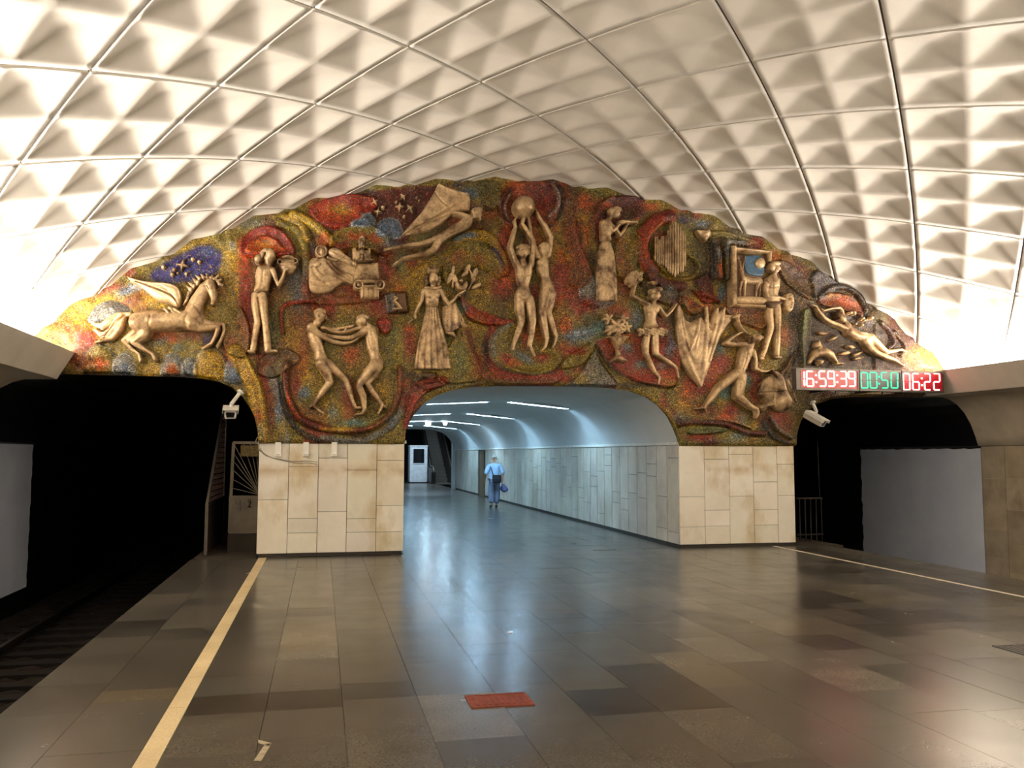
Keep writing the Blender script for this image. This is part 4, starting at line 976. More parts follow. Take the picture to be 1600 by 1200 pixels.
def star4(rel, x, y, r, rot=0, z=4.0, n=4, thin=.3):
    pts = []
    for i in range(2*n):
        a = math.radians(rot)+math.pi*i/n; q = r if i % 2 == 0 else r*thin
        pts.append((x+q*math.sin(a), y-q*math.cos(a)))
    rel.plate(pts, z, 3.5, 1.5, .4, False); return rel
star4(Rel(F), 1140, 218, 42, 10).build('star', m_brz, t)
for x, y, r in ((1022,230,14),(1090,245,14),(1076,275,14),(1110,266,8),(1165,272,12),(1205,181,13),(1245,196,12),(1106,211,7)): Rel(F).ell(x, y, r, r, 0, 3, 1.2).build('bead', m_brz, t, .6)

# --- figure with a jug
F = (340, 340, 5)
t = relief('relief_woman', 'standing bronze figure in trousers lifting a round jug, beside the winged horse', 412, 553)
b = Rel(F)
b.limb([(402,330,42),(400,375,20),(398,400,22)], 5, .8, 2); b.ell(415, 300, 38, 45, 0, 7, .7, 2); b.limb([(440,310,10),(452,318,5)], 8, .9)
b.plate([(318,395),(370,385),(430,395),(452,420),(425,480),(400,545),(385,585),(290,585),(300,520),(298,450)], 4, 6.5, 9, 3)
b.groove([(362,430),(355,500),(345,560)], 8, 1.2); b.groove([(400,440),(420,500)], 7, .8)
b.limb([(436,425,24),(452,480,18),(475,540,14),(505,490,13),(530,425,13)], 8, .9, 2); b.ell(545, 420, 18, 10, -20, 9)
b.limb([(300,620,40),(300,700,40),(315,820,30),(300,900,28),(280,1030,26)], 4, .8, 2); b.limb([(352,625,40),(358,720,38),(376,840,28),(385,930,30),(395,1040,30)], 6, .8, 2)
b.ell(265, 1052, 32, 14, 15, 4, .9, 1); b.ell(425, 1052, 46, 15, -5, 6, .9, 1); b.groove([(320,640),(335,760),(345,860)], 7, 1.8)
b.build('body', m_brz, t)
w = Rel(F); w.ell(318, 330, 28, 34, 20, 6, .8); w.ell(352, 300, 20, 32, 10, 8, .6); w.ell(385, 272, 38, 18, -10, 9, .5); w.groove([(340,300),(350,340)], 8, 2); w.build('hair', m_brzm, t)
w = Rel(F); w.plate([(290,552),(385,548),(388,618),(268,622)], 7, 4, 8); [w.groove([(285-k,562+k*12),(335,572+k*12),(385,560+k*14)], 4, 1) for k in range(5)]; w.build('sash', m_brzd, t)
w = Rel(F); w.limb([(300,838,36),(312,856,33)], 6.5, .75); w.limb([(374,842,33),(378,868,33)], 8, .75); w.build('knee_patches', m_brzd, t)
w = Rel(F); w.ell(550, 390, 68, 60, 0, 9, .6, 2); w.plate([(505,335),(600,335),(592,372),(512,372)], 9, 5, 6); w.limb([(512,318,8),(550,312,9),(590,318,8)], 13, .9); w.ring(490, 352, 18, 7, 9, 2.5); w.ring(606, 346, 18, 7, 9, 2.5); w.groove([(490,375),(550,385),(612,372)], 4, 1.2); w.build('jug', m_brzm, t)

# --- resting angel, church on its plinth, capital
F = (460, 280, 6.667)
t = relief('relief_angel', 'haloed bronze angel with folded wing leaning on a rock, left of the small church', 500, 455)
b = Rel(F); b.plate([(152,880),(180,832),(235,822),(300,850),(400,800),(520,800),(640,900),(620,1040),(590,1092),(500,1085),(430,1130),(370,1175),(290,1192),(210,1188),(158,1150),(145,1000)], 3, 4, 12)
b.limb([(230,900,36),(300,850,32),(340,880,34)], 6, .5, 3); b.limb([(320,880,44),(420,980,50),(520,1040,45),(600,1078,26)], 6, .55, 3); b.limb([(350,830,18),(430,860,17),(510,812,14)], 8, .8, 2)
b.groove([(350,880),(450,990),(590,1085)], 9, 1.5); b.groove([(385,870),(480,960),(620,1020)], 9, 1.3); b.groove([(190,930),(230,1010),(330,1090)], 24, 2.2); b.groove([(180,1090),(260,1110),(350,1100)], 18, 1.4); b.groove([(240,940),(300,1000)], 20, 2)
b.build('body', m_brz, t)
w = Rel(F); w.ring(280, 762, 54, 15, 6, 3); w.ell(282, 762, 46, 46, 0, 5, .25); w.ell(288, 768, 28, 36, -10, 8, .9); w.groove([(280,762),(296,762)], 5, 1); w.build('haloed_head', m_brz, t)
w = Rel(F); w.plate([(352,775),(372,740),(420,728),(480,748),(530,800),(600,840),(642,880),(630,925),(560,905),(480,872),(400,838)], 8, 4, 8)
for k in range(5): w.groove([(380+k*20,760+k*14),(470+k*20,790+k*16),(610,860+k*12)], 5, 1.5)
w.build('wing', m_brz, t)
t = relief('relief_church', 'small bronze church model on a block over a scrolled column capital', 575, 466)
b = Rel(F); b.plate([(640,880),(872,872),(886,1052),(610,1062),(600,960)], 4, 4, 6, .5, False); b.build('block', m_brz, t)
w = Rel(F); w.plate([(600,735),(640,735),(640,762),(760,762),(760,738),(795,738),(795,862),(600,862)], 6, 4, 4, .5, False); w.plate([(640,862),(640,795),(695,752),(748,795),(748,862)], 8, 4, 4, .5, False); w.plate([(668,740),(668,660),(728,660),(728,740)], 6, 5, 5, .5, False); w.plate([(660,660),(675,625),(700,605),(722,625),(738,660)], 7, 5, 5, .5, False); w.plate([(630,858),(810,855),(812,870),(630,872)], 8, 3, 3, .3, False)
for x in (680, 716): w.groove([(x,858),(x,815)], 9, 2.5)
for x in (685, 712): w.groove([(x,730),(x,680)], 7, 2)
w.groove([(640,798),(695,756),(748,798)], 4, 1.2); w.build('church', m_brzm, t)
w = Rel(F); w.ring(756, 985, 48, 9, 7, 2.5); w.limb([(735,955,7),(760,965,7),(770,985,7),(750,995,7),(735,985,7)], 8, .8); w.limb([(750,1000,7),(770,1010,7),(755,1025,7),(735,1015,7)], 8, .8); w.limb([(775,975,6),(790,990,6),(780,1010,6)], 8, .8); w.build('roundel', m_brz, t)
w = Rel(F); w.limb([(640,1082,26),(770,1070,20),(910,1080,26)], 6, .7, 1); w.ring(665, 1110, 42, 13, 7, 3); w.ell(668, 1112, 20, 20, 0, 8, .8); w.ring(890, 1110, 42, 13, 7, 3); w.ell(886, 1112, 20, 20, 0, 8, .8); w.limb([(700,1120,16),(860,1118,16)], 6, .7); w.plate([(680,1130),(885,1130),(880,1248),(690,1250)], 5, 4, 8, .5, False)
for x in (722, 770, 818, 862): w.groove([(x,1140),(x,1245)], 8, 2)
w.build('capital', m_brz, t)
t = relief('relief_open_book', 'small raised book with a pale kneeling figure on it, left of the crowned queen', 617, 490)
Rel((340,340,5)).plate([(1392,590),(1470,585),(1482,735),(1410,745)], 2, 3, 4, .5, False).build('cover', m_brzd, t)
Rel((340,340,5)).limb([(1380,625,9),(1400,640,10),(1375,660,10),(1400,680,12),(1430,715,8),(1370,722,10)], 6, .8).build('figure', m_brz, t)

# --- stars at the top left, caped flyer
F = (460, 280, 6.667)
for i, (x, y, r, ro) in enumerate([(838,232,48,-30),(872,335,50,10),(1135,180,46,-35),(1098,280,52,5),(1205,300,52,-35)]):
    t = relief('relief_star', ['leftmost pale star left of the winged cape, over the blue domes', 'pale star standing just above the blue dome, lowest of its cluster', 'uppermost pale star, close under the vault beside the cape', 'pale star in the middle of the red sky, flat four points', 'slanting pale star nearest to the edge of the cape'][i], 460+x/6.667, 280+y/6.667, 'star', 'stars on the red mosaic sky')
    star4(Rel(F), x, y, r, ro, 3).build('star_points', m_brz, t, .5)
for i, (x, y, r) in enumerate([(922,290,20),(1064,231,13),(1280,181,13),(1144,385,15),(1302,212,10)]):
    t = relief('relief_bead', ['largest round bead, between the two left stars', 'small round bead at the left of the middle stars', 'small round bead, highest and nearest the cape', 'round bead below the middle stars, near the cape', 'tiny round bead just under the highest one'][i], 460+x/6.667, 280+y/6.667, 'bead', 'beads on the red mosaic sky')
    Rel(F).ell(x, y, r, r, 0, 3, 1.1).build('ball', m_brz, t, .5)
F = (560, 270, 5)
t = relief('relief_flyer', 'flying bronze man with a spread pointed cape, at the top of the mosaic', 680, 410)
w = Rel(F); w.plate([(625,85),(690,112),(780,140),(865,165),(872,230),(868,298),(800,300),(730,330),(650,400),(560,455),(470,478),(330,495),(400,410),(500,300),(560,210),(600,140)], 3, 5, 5, .5, False)
w.groove([(600,160),(640,220),(720,280)], 9, 2.4); w.groove([(862,175),(780,240),(690,300),(520,400),(350,490)], 12, 2.8); w.ridge([(625,90),(720,140),(860,168)], 10, 1.5); w.ridge([(865,170),(870,290)], 8, 1.5); w.ridge([(600,150),(520,290),(340,490)], 9, 1.2); w.groove([(840,200),(760,290)], 8, 1.5)
w.build('cape', m_brz, t)
b = Rel(F); b.limb([(868,360,26),(905,345,20)], 7, .8, 2); b.ell(922, 330, 38, 40, 0, 8, .75, 2); b.limb([(945,345,8),(948,375,8)], 9, .8)
b.limb([(845,390,50),(800,420,44),(740,450,42),(690,480,38),(645,515,38)], 6, .75, 3)
b.limb([(640,510,36),(560,540,26),(490,558,22),(400,568,17),(300,585,15),(205,608,15)], 6, .85, 2); b.limb([(635,525,38),(590,600,30),(520,640,24),(440,655,20),(345,672,15),(275,722,9)], 7, .85, 2)
b.limb([(848,350,20),(790,330,17),(710,318,15),(640,352,14),(580,385,13),(505,390,11)], 9, .9, 2); b.limb([(505,380,6),(480,378,3)], 9); b.limb([(510,398,6),(490,405,3)], 9)
b.groove([(840,430),(760,470),(690,500)], 9, 1.2); b.groove([(870,380),(850,420)], 7, 1)
b.build('body', m_brz, t)
w = Rel(F); w.ell(905, 312, 34, 28, -20, 10, .7); w.ell(935, 303, 28, 22, 10, 11, .7); [w.groove([(880+k*16,295),(890+k*16,330)], 4, 1) for k in range(5)]; w.build('hair', m_brzm, t)

# --- queen
F = (620, 390, 5)
t = relief('relief_queen', 'crowned bronze queen in a long pleated skirt with one hand raised', 676, 578)
b = Rel(F); b.limb([(285,285,20),(285,320,26)], 5, .8, 2); b.ell(284, 232, 34, 50, 0, 7, .75, 2); b.limb([(288,228,5),(289,250,7)], 12, .8); b.groove([(268,222),(280,222)], 4, 1); b.groove([(294,222),(306,222)], 4, 1); b.groove([(278,266),(296,266)], 3, .8)
b.plate([(195,318),(235,300),(285,310),(330,302),(352,322),(330,380),(318,440),(232,440),(220,380)], 5, 6, 9, 2); b.ell(250, 365, 24, 22, 0, 10, .5, 3); b.ell(305, 365, 24, 22, 0, 10, .5, 3); b.groove([(245,410),(275,425),(310,410)], 5, .8)
b.limb([(205,330,22),(192,400,18),(165,450,15),(140,500,12),(148,535,9)], 6, .85, 2); b.limb([(342,332,22),(370,390,19),(400,432,16),(440,400,13),(470,360,12),(530,325,9)], 8, .9, 2); b.limb([(470,360,8),(500,372,4)], 10)
b.build('body', m_brz, t)
w = Rel(F); w.plate([(240,182),(238,130),(258,158),(268,145),(275,160),(293,112),(303,158),(312,148),(320,160),(330,132),(326,182),(284,190)], 8, 4, 4, .5, False); w.groove([(243,172),(285,180),(325,172)], 4, 1); w.build('crown', m_brz, t)
for side in (((236,215),(230,240),(236,264)), ((328,222),(330,246),(322,270))):
    w = Rel(F)
    for x, y in side: w.ell(x, y, 16, 17, 0, 5, .8, 1)
    w.build('hair', m_brzm, t)
w = Rel(F)
for i in range(9): w.ell(225+i*14, 300+8*math.sin(i/8*math.pi), 11, 13, 0, 9, .8, .6)
w.build('collar', m_brzm, t)
cloth_strip('skirt', [(232,438),(205,560),(165,740),(130,940)], [(318,438),(345,560),(395,740),(428,940)], lambda u, v: 5+(3+4*v)*np.sin(np.pi*u)**.6+(.4+1.5*v)*np.sin(u*34+1.5*np.sin(v*3))+1.0*np.exp(-((v-.62)/.02)**2)+1.0*np.exp(-((v-.76)/.02)**2), m_brzm, t, F)
cloth_strip('shawl', [(360,440),(360,560),(385,660)], [(462,410),(510,500),(548,595)], lambda u, v: 4+3*np.sin(np.pi*u)**.7+1.6*np.sin(u*16+v*5), m_brzm, t, F, 36, 36)
w = Rel(F); w.plate([(380,650),(440,640),(462,690),(420,672)], 4, 3, 6); w.plate([(500,570),(548,590),(540,605),(510,605)], 4, 3, 6); w.limb([(98,568,6),(120,552,8),(150,540,6)], 3, .9); w.build('cloth_ends', m_brzm, t)
t = relief('relief_branches', 'bronze bowl between two leafy branches above the raised hand of the queen', 722, 457)
w = Rel(F); w.plate([(450,262),(472,250),(505,285),(535,250),(552,265),(545,300),(520,325),(480,322),(458,300)], 7, 4, 6); w.groove([(480,262),(505,300),(525,262)], 7, 2); w.ell(502, 250, 14, 14, 0, 8, .8); w.build('bowl', m_brz, t)
for pts, lv in (([(440,290,6),(435,230,6),(440,150,5)], [(412,225,20,46,20),(455,230,18,40,-20),(440,160,14,34,5)]), ([(560,310,6),(590,250,7),(585,190,7),(552,135,6)], [(535,190,28,16,-40),(612,180,18,40,25),(622,285,42,16,-25),(555,145,18,30,30),(600,235,14,30,30)])):
    w = Rel(F); w.limb(pts, 5, .9)
    for x, y, a, c, ro in lv: w.ell(x, y, a, c, ro, 5, .5, .6)
    for x, y, a, c, ro in lv: r_ = math.radians(ro); w.groove([(x+c*.8*math.sin(r_), y-c*.8*math.cos(r_)), (x-c*.8*math.sin(r_), y+c*.8*math.cos(r_))] if c > a else [(x-a*.8*math.cos(r_), y-a*.8*math.sin(r_)), (x+a*.8*math.cos(r_), y+a*.8*math.sin(r_))], 4, 1)
    w.build('branch', m_brz, t)

# --- two figures lifting a ball
F = (0, 0, 1)
t = relief('relief_ball', 'large bronze ball held up at the top of the mosaic', 817, 341)
Rel(F).ell(817, 325, 17, 17, 0, 6, 1.0).build('ball', m_brz, t, .5)
t = relief('relief_man', 'bronze nude facing front, left one of the two lifting the ball', 820, 556)
b = Rel(F)
b.limb([(816,405,4),(817,414,6)], 5, .8, 1); b.ell(816, 395, 8, 11, 0, 7, .8, 1); b.limb([(816,394,1.2),(816,399,1.6)], 12, .9); b.groove([(811,393),(814,393)], .9, 1); b.groove([(818,393),(821,393)], .9, 1)
b.plate([(806,412),(817,417),(829,412),(831,424),(828,440),(826,448),(829,462),(826,474),(808,474),(805,462),(810,448),(808,440),(806,426)], 4, 7, 8, 2); b.groove([(818,420),(818,446)], 1.4, 1.1); b.groove([(808,431),(816,434)], 1.2, .7); b.groove([(820,434),(828,431)], 1.2, .7); b.groove([(808,462),(816,470),(826,463)], 1.5, .8)
b.limb([(812,468,8.5),(812,484,8),(815,501,6),(810,517,5.6),(804,534,3.6)], 4, .85, 1.5); b.limb([(826,468,8.5),(829,484,8),(832,502,6),(830,520,5.4),(827,540,3.6)], 5, .85, 1.5); b.limb([(803,536,3),(801,546,3)], 4, .9); b.limb([(827,541,3.4),(834,556,2.2)], 5, .9)
b.limb([(808,416,5),(802,401,4.6),(797,386,4),(801,370,3.8),(805,356,3),(803,346,2.6)], 5, .95, 1); b.limb([(829,415,5),(831,396,4.6),(832,377,4),(824,364,3.8),(815,351,3),(819,338,2.6)], 6, .95, 1)
b.limb([(819,338,1.6),(822,330,1)], 9); b.limb([(803,346,1.6),(806,341,1)], 8)
b.build('body', m_brz, t, .6)
w = Rel(F); [w.ell(808+i*2.7, 388-2.5*math.sin(i/6*math.pi), 3, 3.4, 0, 9, .8, .5) for i in range(7)]; w.ell(807, 396, 2, 5, 0, 8, .8); w.ell(825, 396, 2, 5, 0, 8, .8); w.build('hair', m_brzm, t, .6)
t = relief('relief_woman', 'bronze nude turned sideways, right one of the two lifting the ball', 858, 548)
b = Rel(F)
b.limb([(850,402,4.5),(849,408,6)], 5, .8, 1); b.ell(850, 391, 8, 10.5, 0, 7, .8, 1); b.limb([(852,390,1.3),(854,395,1.5)], 12, .9)
b.limb([(848,410,9.5),(848,420,10),(851,434,7.5),(855,448,11),(856,458,12)], 4, .8, 2); b.ell(842, 412, 5, 5, 0, 8, .7, 2)
b.limb([(853,462,11),(850,476,9),(846,488,6.5),(850,508,5.6),(854,530,3.6)], 6, .85, 1.5); b.limb([(861,460,9),(858,478,8),(856,488,6),(863,508,5),(869,526,3.2)], 4, .85, 1.5); b.limb([(854,531,3.2),(851,543,2.6),(846,548,1.6)], 6, .9); b.limb([(869,527,3),(867,536,2.4),(864,542,1.4)], 4, .9)
b.limb([(841,402,4.6),(835,386,4),(829,371,3.6),(828,357,3.2),(826,344,2.6),(824,336,2)], 4, .95, 1); b.limb([(856,400,5),(859,385,4.2),(860,371,4),(852,355,3.6),(843,342,2.8),(837,331,2.2)], 6, .95, 1); b.limb([(837,331,1.4),(833,325,.9)], 8); b.groove([(856,470),(853,486)], 1.4, 1.0)
b.build('body', m_brz, t, .6)
w = Rel(F); [w.ell(843+i*2.8, 386-3*math.sin(i/5*math.pi), 3.2, 3.6, 0, 9, .8, .5) for i in range(6)]; w.ell(857, 392, 2.6, 6, 0, 8, .8); w.build('hair', m_brzm, t, .6)

# --- wrestlers
F = (400, 460, 5)
t = relief('relief_wrestler', 'bronze wrestler facing right with arms stretched out, left one of the pair', 510, 645)
b = Rel(F)
b.limb([(495,195,28),(475,225,34)], 6, .8, 2); b.ell(500, 168, 38, 44, -10, 8, .75, 2); b.limb([(532,165,10),(552,180,6),(545,195,6)], 9, .9, 1); b.ell(487, 172, 9, 13, 0, 14, .8)
b.limb([(440,260,44),(452,310,56),(470,370,56),(495,440,46),(505,490,54),(520,530,56)], 4, .75, 3)
b.limb([(512,540,54),(545,600,46),(580,685,32),(520,760,30),(475,830,20),(452,862,18)], 7, .85, 2); b.limb([(450,862,18),(425,880,10)], 7); b.limb([(452,868,15),(490,905,12),(525,925,9)], 8, .9)
b.limb([(560,540,44),(630,600,38),(705,670,27),(730,740,26),(752,820,17),(770,862,16)], 4, .85, 2); b.limb([(770,862,15),(780,885,12),(820,884,9)], 5, .9)
b.limb([(425,262,34),(470,300,32),(530,335,22),(600,372,21),(680,386,17),(745,378,13),(795,345,9)], 9, .9, 2); b.limb([(520,262,18),(600,278,17),(680,262,14),(760,245,11)], 5, .9, 2)
b.groove([(455,330),(500,400),(520,470)], 9, 1.2); b.groove([(480,280),(510,300)], 8, .9); b.groove([(430,400),(450,450)], 8, .6)
b.build('body', m_brz, t)
w = Rel(F); [w.ell(470+i*15, 140-10*math.sin(i/4*math.pi), 17, 18, 0, 10, .7, .6) for i in range(5)]; w.ell(470, 165, 12, 22, 0, 9, .7); w.build('hair', m_brzm, t)
t = relief('relief_wrestler', 'bronze wrestler leaning left with head bent down, right one of the pair', 575, 648)
b = Rel(F)
b.limb([(850,235,26),(880,262,34)], 7, .8, 2); b.ell(822, 212, 38, 42, 20, 9, .75, 2); b.limb([(795,215,8),(780,225,6)], 10, .9, 1)
b.limb([(895,285,52),(905,340,58),(912,400,52),(922,460,44),(950,530,52)], 5, .75, 3)
b.limb([(935,550,54),(890,600,46),(820,680,34),(805,720,30),(840,800,27),(848,890,18)], 8, .85, 2); b.limb([(848,900,16),(830,930,13),(780,940,8)], 8, .9)
b.limb([(955,560,42),(920,630,36),(868,695,27),(905,750,24),(950,810,19),(985,860,16)], 5, .85, 2); b.limb([(990,868,15),(1015,885,11)], 5); b.limb([(988,872,13),(960,930,8)], 6, .9)
b.limb([(850,290,32),(800,320,24),(740,345,20),(670,345,17),(590,335,15),(525,318,11)], 10, .9, 2); b.limb([(525,312,6),(500,300,3)], 11); b.limb([(525,325,6),(502,330,3)], 11); b.limb([(820,262,20),(740,285,15),(660,300,14),(580,285,12),(540,265,9)], 7, .9, 2); b.limb([(700,275,7),(695,300,5)], 12)
b.groove([(900,300),(925,400),(935,480)], 9, 1.2); b.groove([(870,330),(880,400),(905,450)], 9, .9); b.groove([(905,520),(940,510)], 7, .8)
b.build('body', m_brz, t)
w = Rel(F); [w.ell(800+i*17, 190-14*math.sin(i/4*math.pi), 18, 18, 0, 11, .7, .6) for i in range(5)]; w.ell(855, 240, 14, 20, -30, 10, .7); w.build('hair', m_brzm, t)

# --- violinist
F = (860, 300, 5)
t = relief('relief_violinist', 'bronze woman in a long plain dress playing a violin', 947, 473)
b = Rel(F); b.limb([(462,200,18),(445,230,24)], 5, .8, 2); b.ell(492, 182, 34, 42, 25, 7, .75, 2); b.limb([(518,185,8),(530,198,5)], 9)
b.plate([(380,240),(420,222),(465,235),(475,300),(462,350),(462,390),(388,390),(385,320)], 5, 6.5, 10, 2); b.ell(445, 300, 26, 24, 0, 9, .6, 3)
b.limb([(398,245,22),(430,290,20),(470,315,17),(500,295,13),(525,262,10)], 8, .9, 2); b.limb([(470,270,16),(510,310,14),(535,345,13),(565,310,11),(590,262,9)], 6, .9, 2)
b.build('body', m_brz, t)
w = Rel(F); w.ell(470, 158, 30, 26, -20, 9, .7); w.ell(500, 145, 32, 20, 0, 9, .7); w.ell(520, 155, 18, 18, 0, 10, .7); w.ell(465, 180, 14, 22, 0, 9, .7); [w.groove([(455+k*16,140),(465+k*16,172)], 4, 1) for k in range(5)]; w.build('hair', m_brzm, t)
cloth_strip('dress', [(388,385),(365,480),(350,620),(352,860)], [(464,385),(498,480),(515,620),(524,862)], lambda u, v: 6+4.5*np.sin(np.pi*u)**.55+(.3+1.3*v)*np.sin(u*17+2*np.sin(v*2.2)), m_brzm, t, F)
w = Rel(F); w.ell(545, 248, 34, 14, -4, 11, .6); w.ell(580, 246, 22, 11, 0, 11, .6); w.limb([(590,246,6),(655,246,5),(660,256,6)], 11, .9); w.build('violin', m_brz, t)

# --- organ pipes
t = relief('relief_organ_pipes', 'cluster of upright bronze organ pipes inside the red loop', 1050, 425)
for x, y0, y1 in [(820,350,520),(836,352,535),(851,372,545),(867,348,550),(882,345,560),(902,345,575),(919,300,600),(936,262,615),(955,245,625),(975,238,645),(995,255,630),(1014,275,615),(1033,305,605),(1050,340,560)]:
    a = wallpt(860+x/5, 300+y0/5, D-.17); c = wallpt(860+x/5, 300+y1/5, D-.17); lp = np.array(t.location)
    r = 0.023 if x > 890 else 0.018
    a, c = a-lp, c-lp; e = c+(c-a)/np.linalg.norm(c-a)*.05
    mb = MB().tube([tuple(a), tuple(c), tuple(e)], [r, r, r*.4], 10)
    mb.build('pipe', m_brz, t, True)
t = relief('relief_mask', 'small pale bronze theatre mask at the upper right of the organ pipes', 1098, 372)
w = Rel((860,300,5)); w.plate([(1140,300),(1180,300),(1215,290),(1245,320),(1240,350),(1205,390),(1180,370),(1150,335)], 5, 5, 8); w.ell(1218, 318, 24, 26, 20, 7, .8); w.groove([(1165,320),(1195,330)], 5, 1.5); w.groove([(1190,350),(1212,352)], 5, 1.5); w.build('mask', m_brz, t)

# --- dancer with bouquet
F = (920, 400, 5)
t = relief('relief_dancer', 'bronze dancer in a ruffled tutu holding flowers up', 1030, 600)
b = Rel(F); b.limb([(510,345,16),(505,375,22)], 5, .8, 2); b.ell(515, 312, 34, 42, 15, 7, .75, 2); b.limb([(545,312,7),(553,322,4)], 9)
b.plate([(440,395),(490,378),(548,382),(560,402),(530,450),(520,500),(535,560),(440,560),(452,500),(445,440)], 5, 6, 9, 2); b.ell(465, 430, 20, 20, 0, 9, .5, 3); b.ell(520, 430, 20, 20, 0, 9, .5, 3)
b.limb([(452,615,32),(442,690,31),(445,760,24),(475,830,22),(510,900,17),(552,950,12),(545,998,8)], 5, .85, 2); b.limb([(512,615,32),(515,690,30),(520,765,24),(580,805,21),(640,840,16),(680,872,12),(698,950,7)], 6, .85, 2)
b.limb([(462,380,18),(410,352,16),(340,312,14),(352,260,12),(368,210,10)], 6, .9, 2); b.limb([(545,400,16),(572,440,15),(602,474,13),(645,430,11),(682,378,9)], 6, .9, 2)
b.build('body', m_brz, t)
w = Rel(F); w.ell(490, 285, 30, 26, -20, 9, .7); w.ell(525, 268, 30, 18, 10, 10, .7); w.ell(478, 320, 16, 26, 0, 8, .7); w.build('hair', m_brzm, t); w = Rel(F); w.ell(500, 218, 28, 18, 10, 6, .8); w.ell(480, 212, 14, 12, 0, 7, .8); w.build('bow', m_brzm, t)
w = Rel(F)
for r_ in range(3):
    for k in range(11): w.ell(385+k*20+6*(r_ % 2), 582+r_*18+7*math.sin(k*2.1+r_), 15, 15, 0, 8-r_*.6, .9, .4)
w.build('tutu', m_brzm, t)
w = Rel(F)
for x, y, r_ in ((345,180,24),(380,165,24),(320,160,22),(350,145,24),(385,190,20),(315,200,24),(340,220,22),(300,180,14),(395,145,16)):
    for a in range(5): w.ell(x+r_*.55*math.cos(a*1.257), y+r_*.55*math.sin(a*1.257), r_*.55, r_*.5, a*72, 7, .7, .3)
w.build('bouquet', m_brz, t)
t = relief('relief_planter', 'tall bronze vase full of big petalled flowers, left of the dancer', 965, 567)
w = Rel(F); w.plate([(148,628),(300,628),(270,670),(240,700),(225,735),(240,760),(240,785),(205,785),(212,735),(195,700),(170,665)], 4, 7, 10, .5); w.plate([(165,812),(210,785),(240,785),(290,815),(280,830),(170,832)], 5, 5, 6); w.ridge([(145,636),(225,645),(302,636)], 7, 1.5); w.build('vase', m_brzm, t)
w = Rel(F)
for cx0, cy0, r0, nn in ((215,555,60,7),(150,490,42,5),(260,490,46,5),(290,560,46,5),(165,580,40,5),(230,600,36,5)):
    for a in range(nn): q = a*2*math.pi/nn+cx0; w.ell(cx0+r0*.55*math.cos(q), cy0+r0*.55*math.sin(q), r0*.5, r0*.26, math.degrees(q), 6, .8, .3)
    w.ell(cx0, cy0, r0*.2, r0*.2, 0, 9, .9, .3)
w.build('flowers', m_brz, t)

# --- hanging cloth like a sail
t = relief('relief_drapery', 'great pointed bronze drapery hanging in deep folds, right of the dancer', 1095, 605)
b = Rel(F); b.plate([(688,388),(712,382),(735,440),(765,505),(800,520),(860,480),(880,470),(898,500),(912,395),(930,392),(948,520),(985,415),(1000,408),(1015,440),(1055,402),(1072,455),(1150,462),(1160,475),(1075,560),(1035,620),(985,740),(940,880),(900,985),(872,1030),(810,955),(735,850),(695,740),(684,600)], 3, 4, 8, .5, False)
for pts in ([(698,400,16),(705,540,18),(730,700,22),(800,880,22),(870,1010,16)], [(720,430,10),(745,560,12),(770,700,14),(830,840,14)], [(916,405,12),(918,560,18),(905,720,20),(890,880,22),(876,1000,14)], [(1000,415,12),(985,540,16),(950,680,16),(905,820,14)], [(1055,410,12),(1030,520,16),(990,660,16),(940,820,14)], [(860,490,12),(840,600,16),(800,700,14),(770,760,10)], [(790,780,10),(830,730,12),(858,600,10)], [(1060,470,14),(1110,475,14),(1150,470,10)], [(820,850,8),(860,810,9),(890,740,8)]):
    b.limb(pts, 6, .75, 1.5)
b.groove([(745,470),(775,600),(800,680)], 14, 2); b.groove([(950,440),(955,560)], 10, 2); b.groove([(940,560),(960,580),(975,540)], 8, 2.5)
b.build('cloth', m_brz, t)

# --- trumpeter
F = (1060, 460, 5.217)
t = relief('relief_trumpeter', 'striding bronze trumpeter with head thrown back, under the drapery and painter', 1150, 660)
b = Rel(F)
b.limb([(600,395,20),(585,425,26)], 6, .8, 2); b.ell(622, 362, 40, 36, -20, 8, .75, 2); b.limb([(570,355,8),(560,345,5)], 9)
b.limb([(560,440,52),(545,490,58),(525,560,48),(505,620,44),(490,655,52)], 4, .75, 3)
b.limb([(465,650,46),(400,700,42),(320,770,34),(270,840,28),(222,900,17),(205,930,15)], 6, .85, 2); b.limb([(205,932,14),(215,955,11)], 6); b.limb([(205,925,12),(140,932,8)], 6, .9)
b.limb([(500,670,50),(490,760,44),(478,830,34),(530,875,28),(590,920,19),(630,935,15)], 7, .85, 2); b.limb([(632,940,15),(640,970,12),(630,1005,8)], 7, .9)
b.limb([(530,410,24),(450,410,20),(378,400,16),(430,355,15),(490,318,11),(520,310,9)], 7, .9, 2); b.limb([(600,470,26),(618,530,20),(622,605,16),(665,628,13),(710,630,10),(745,618,8)], 6, .9, 2); b.limb([(745,618,5),(770,612,4)], 6)
b.groove([(540,480),(525,560),(505,620)], 8, 1.1); b.groove([(575,470),(560,520)], 7, .8); b.groove([(500,520),(540,530)], 7, .7); b.groove([(470,690),(500,720)], 8, .8)
b.build('body', m_brz, t)
w = Rel(F); [w.ell(600+i*15, 345-8*math.sin(i/4*math.pi)+i*3, 16, 16, 0, 10, .7, .6) for i in range(5)]; w.build('hair', m_brzm, t)
w = Rel(F); w.plate([(415,192),(450,178),(484,165),(478,205),(492,250),(520,295),(565,332),(556,340),(512,310),(470,260),(445,215)], 8, 5, 7); w.ell(450, 186, 36, 14, -20, 10, .6); w.build('trumpet', m_brz, t)
t = relief('relief_hide', 'bulging bronze hide with curled edges, below the left end of the clock board', 1220, 645)
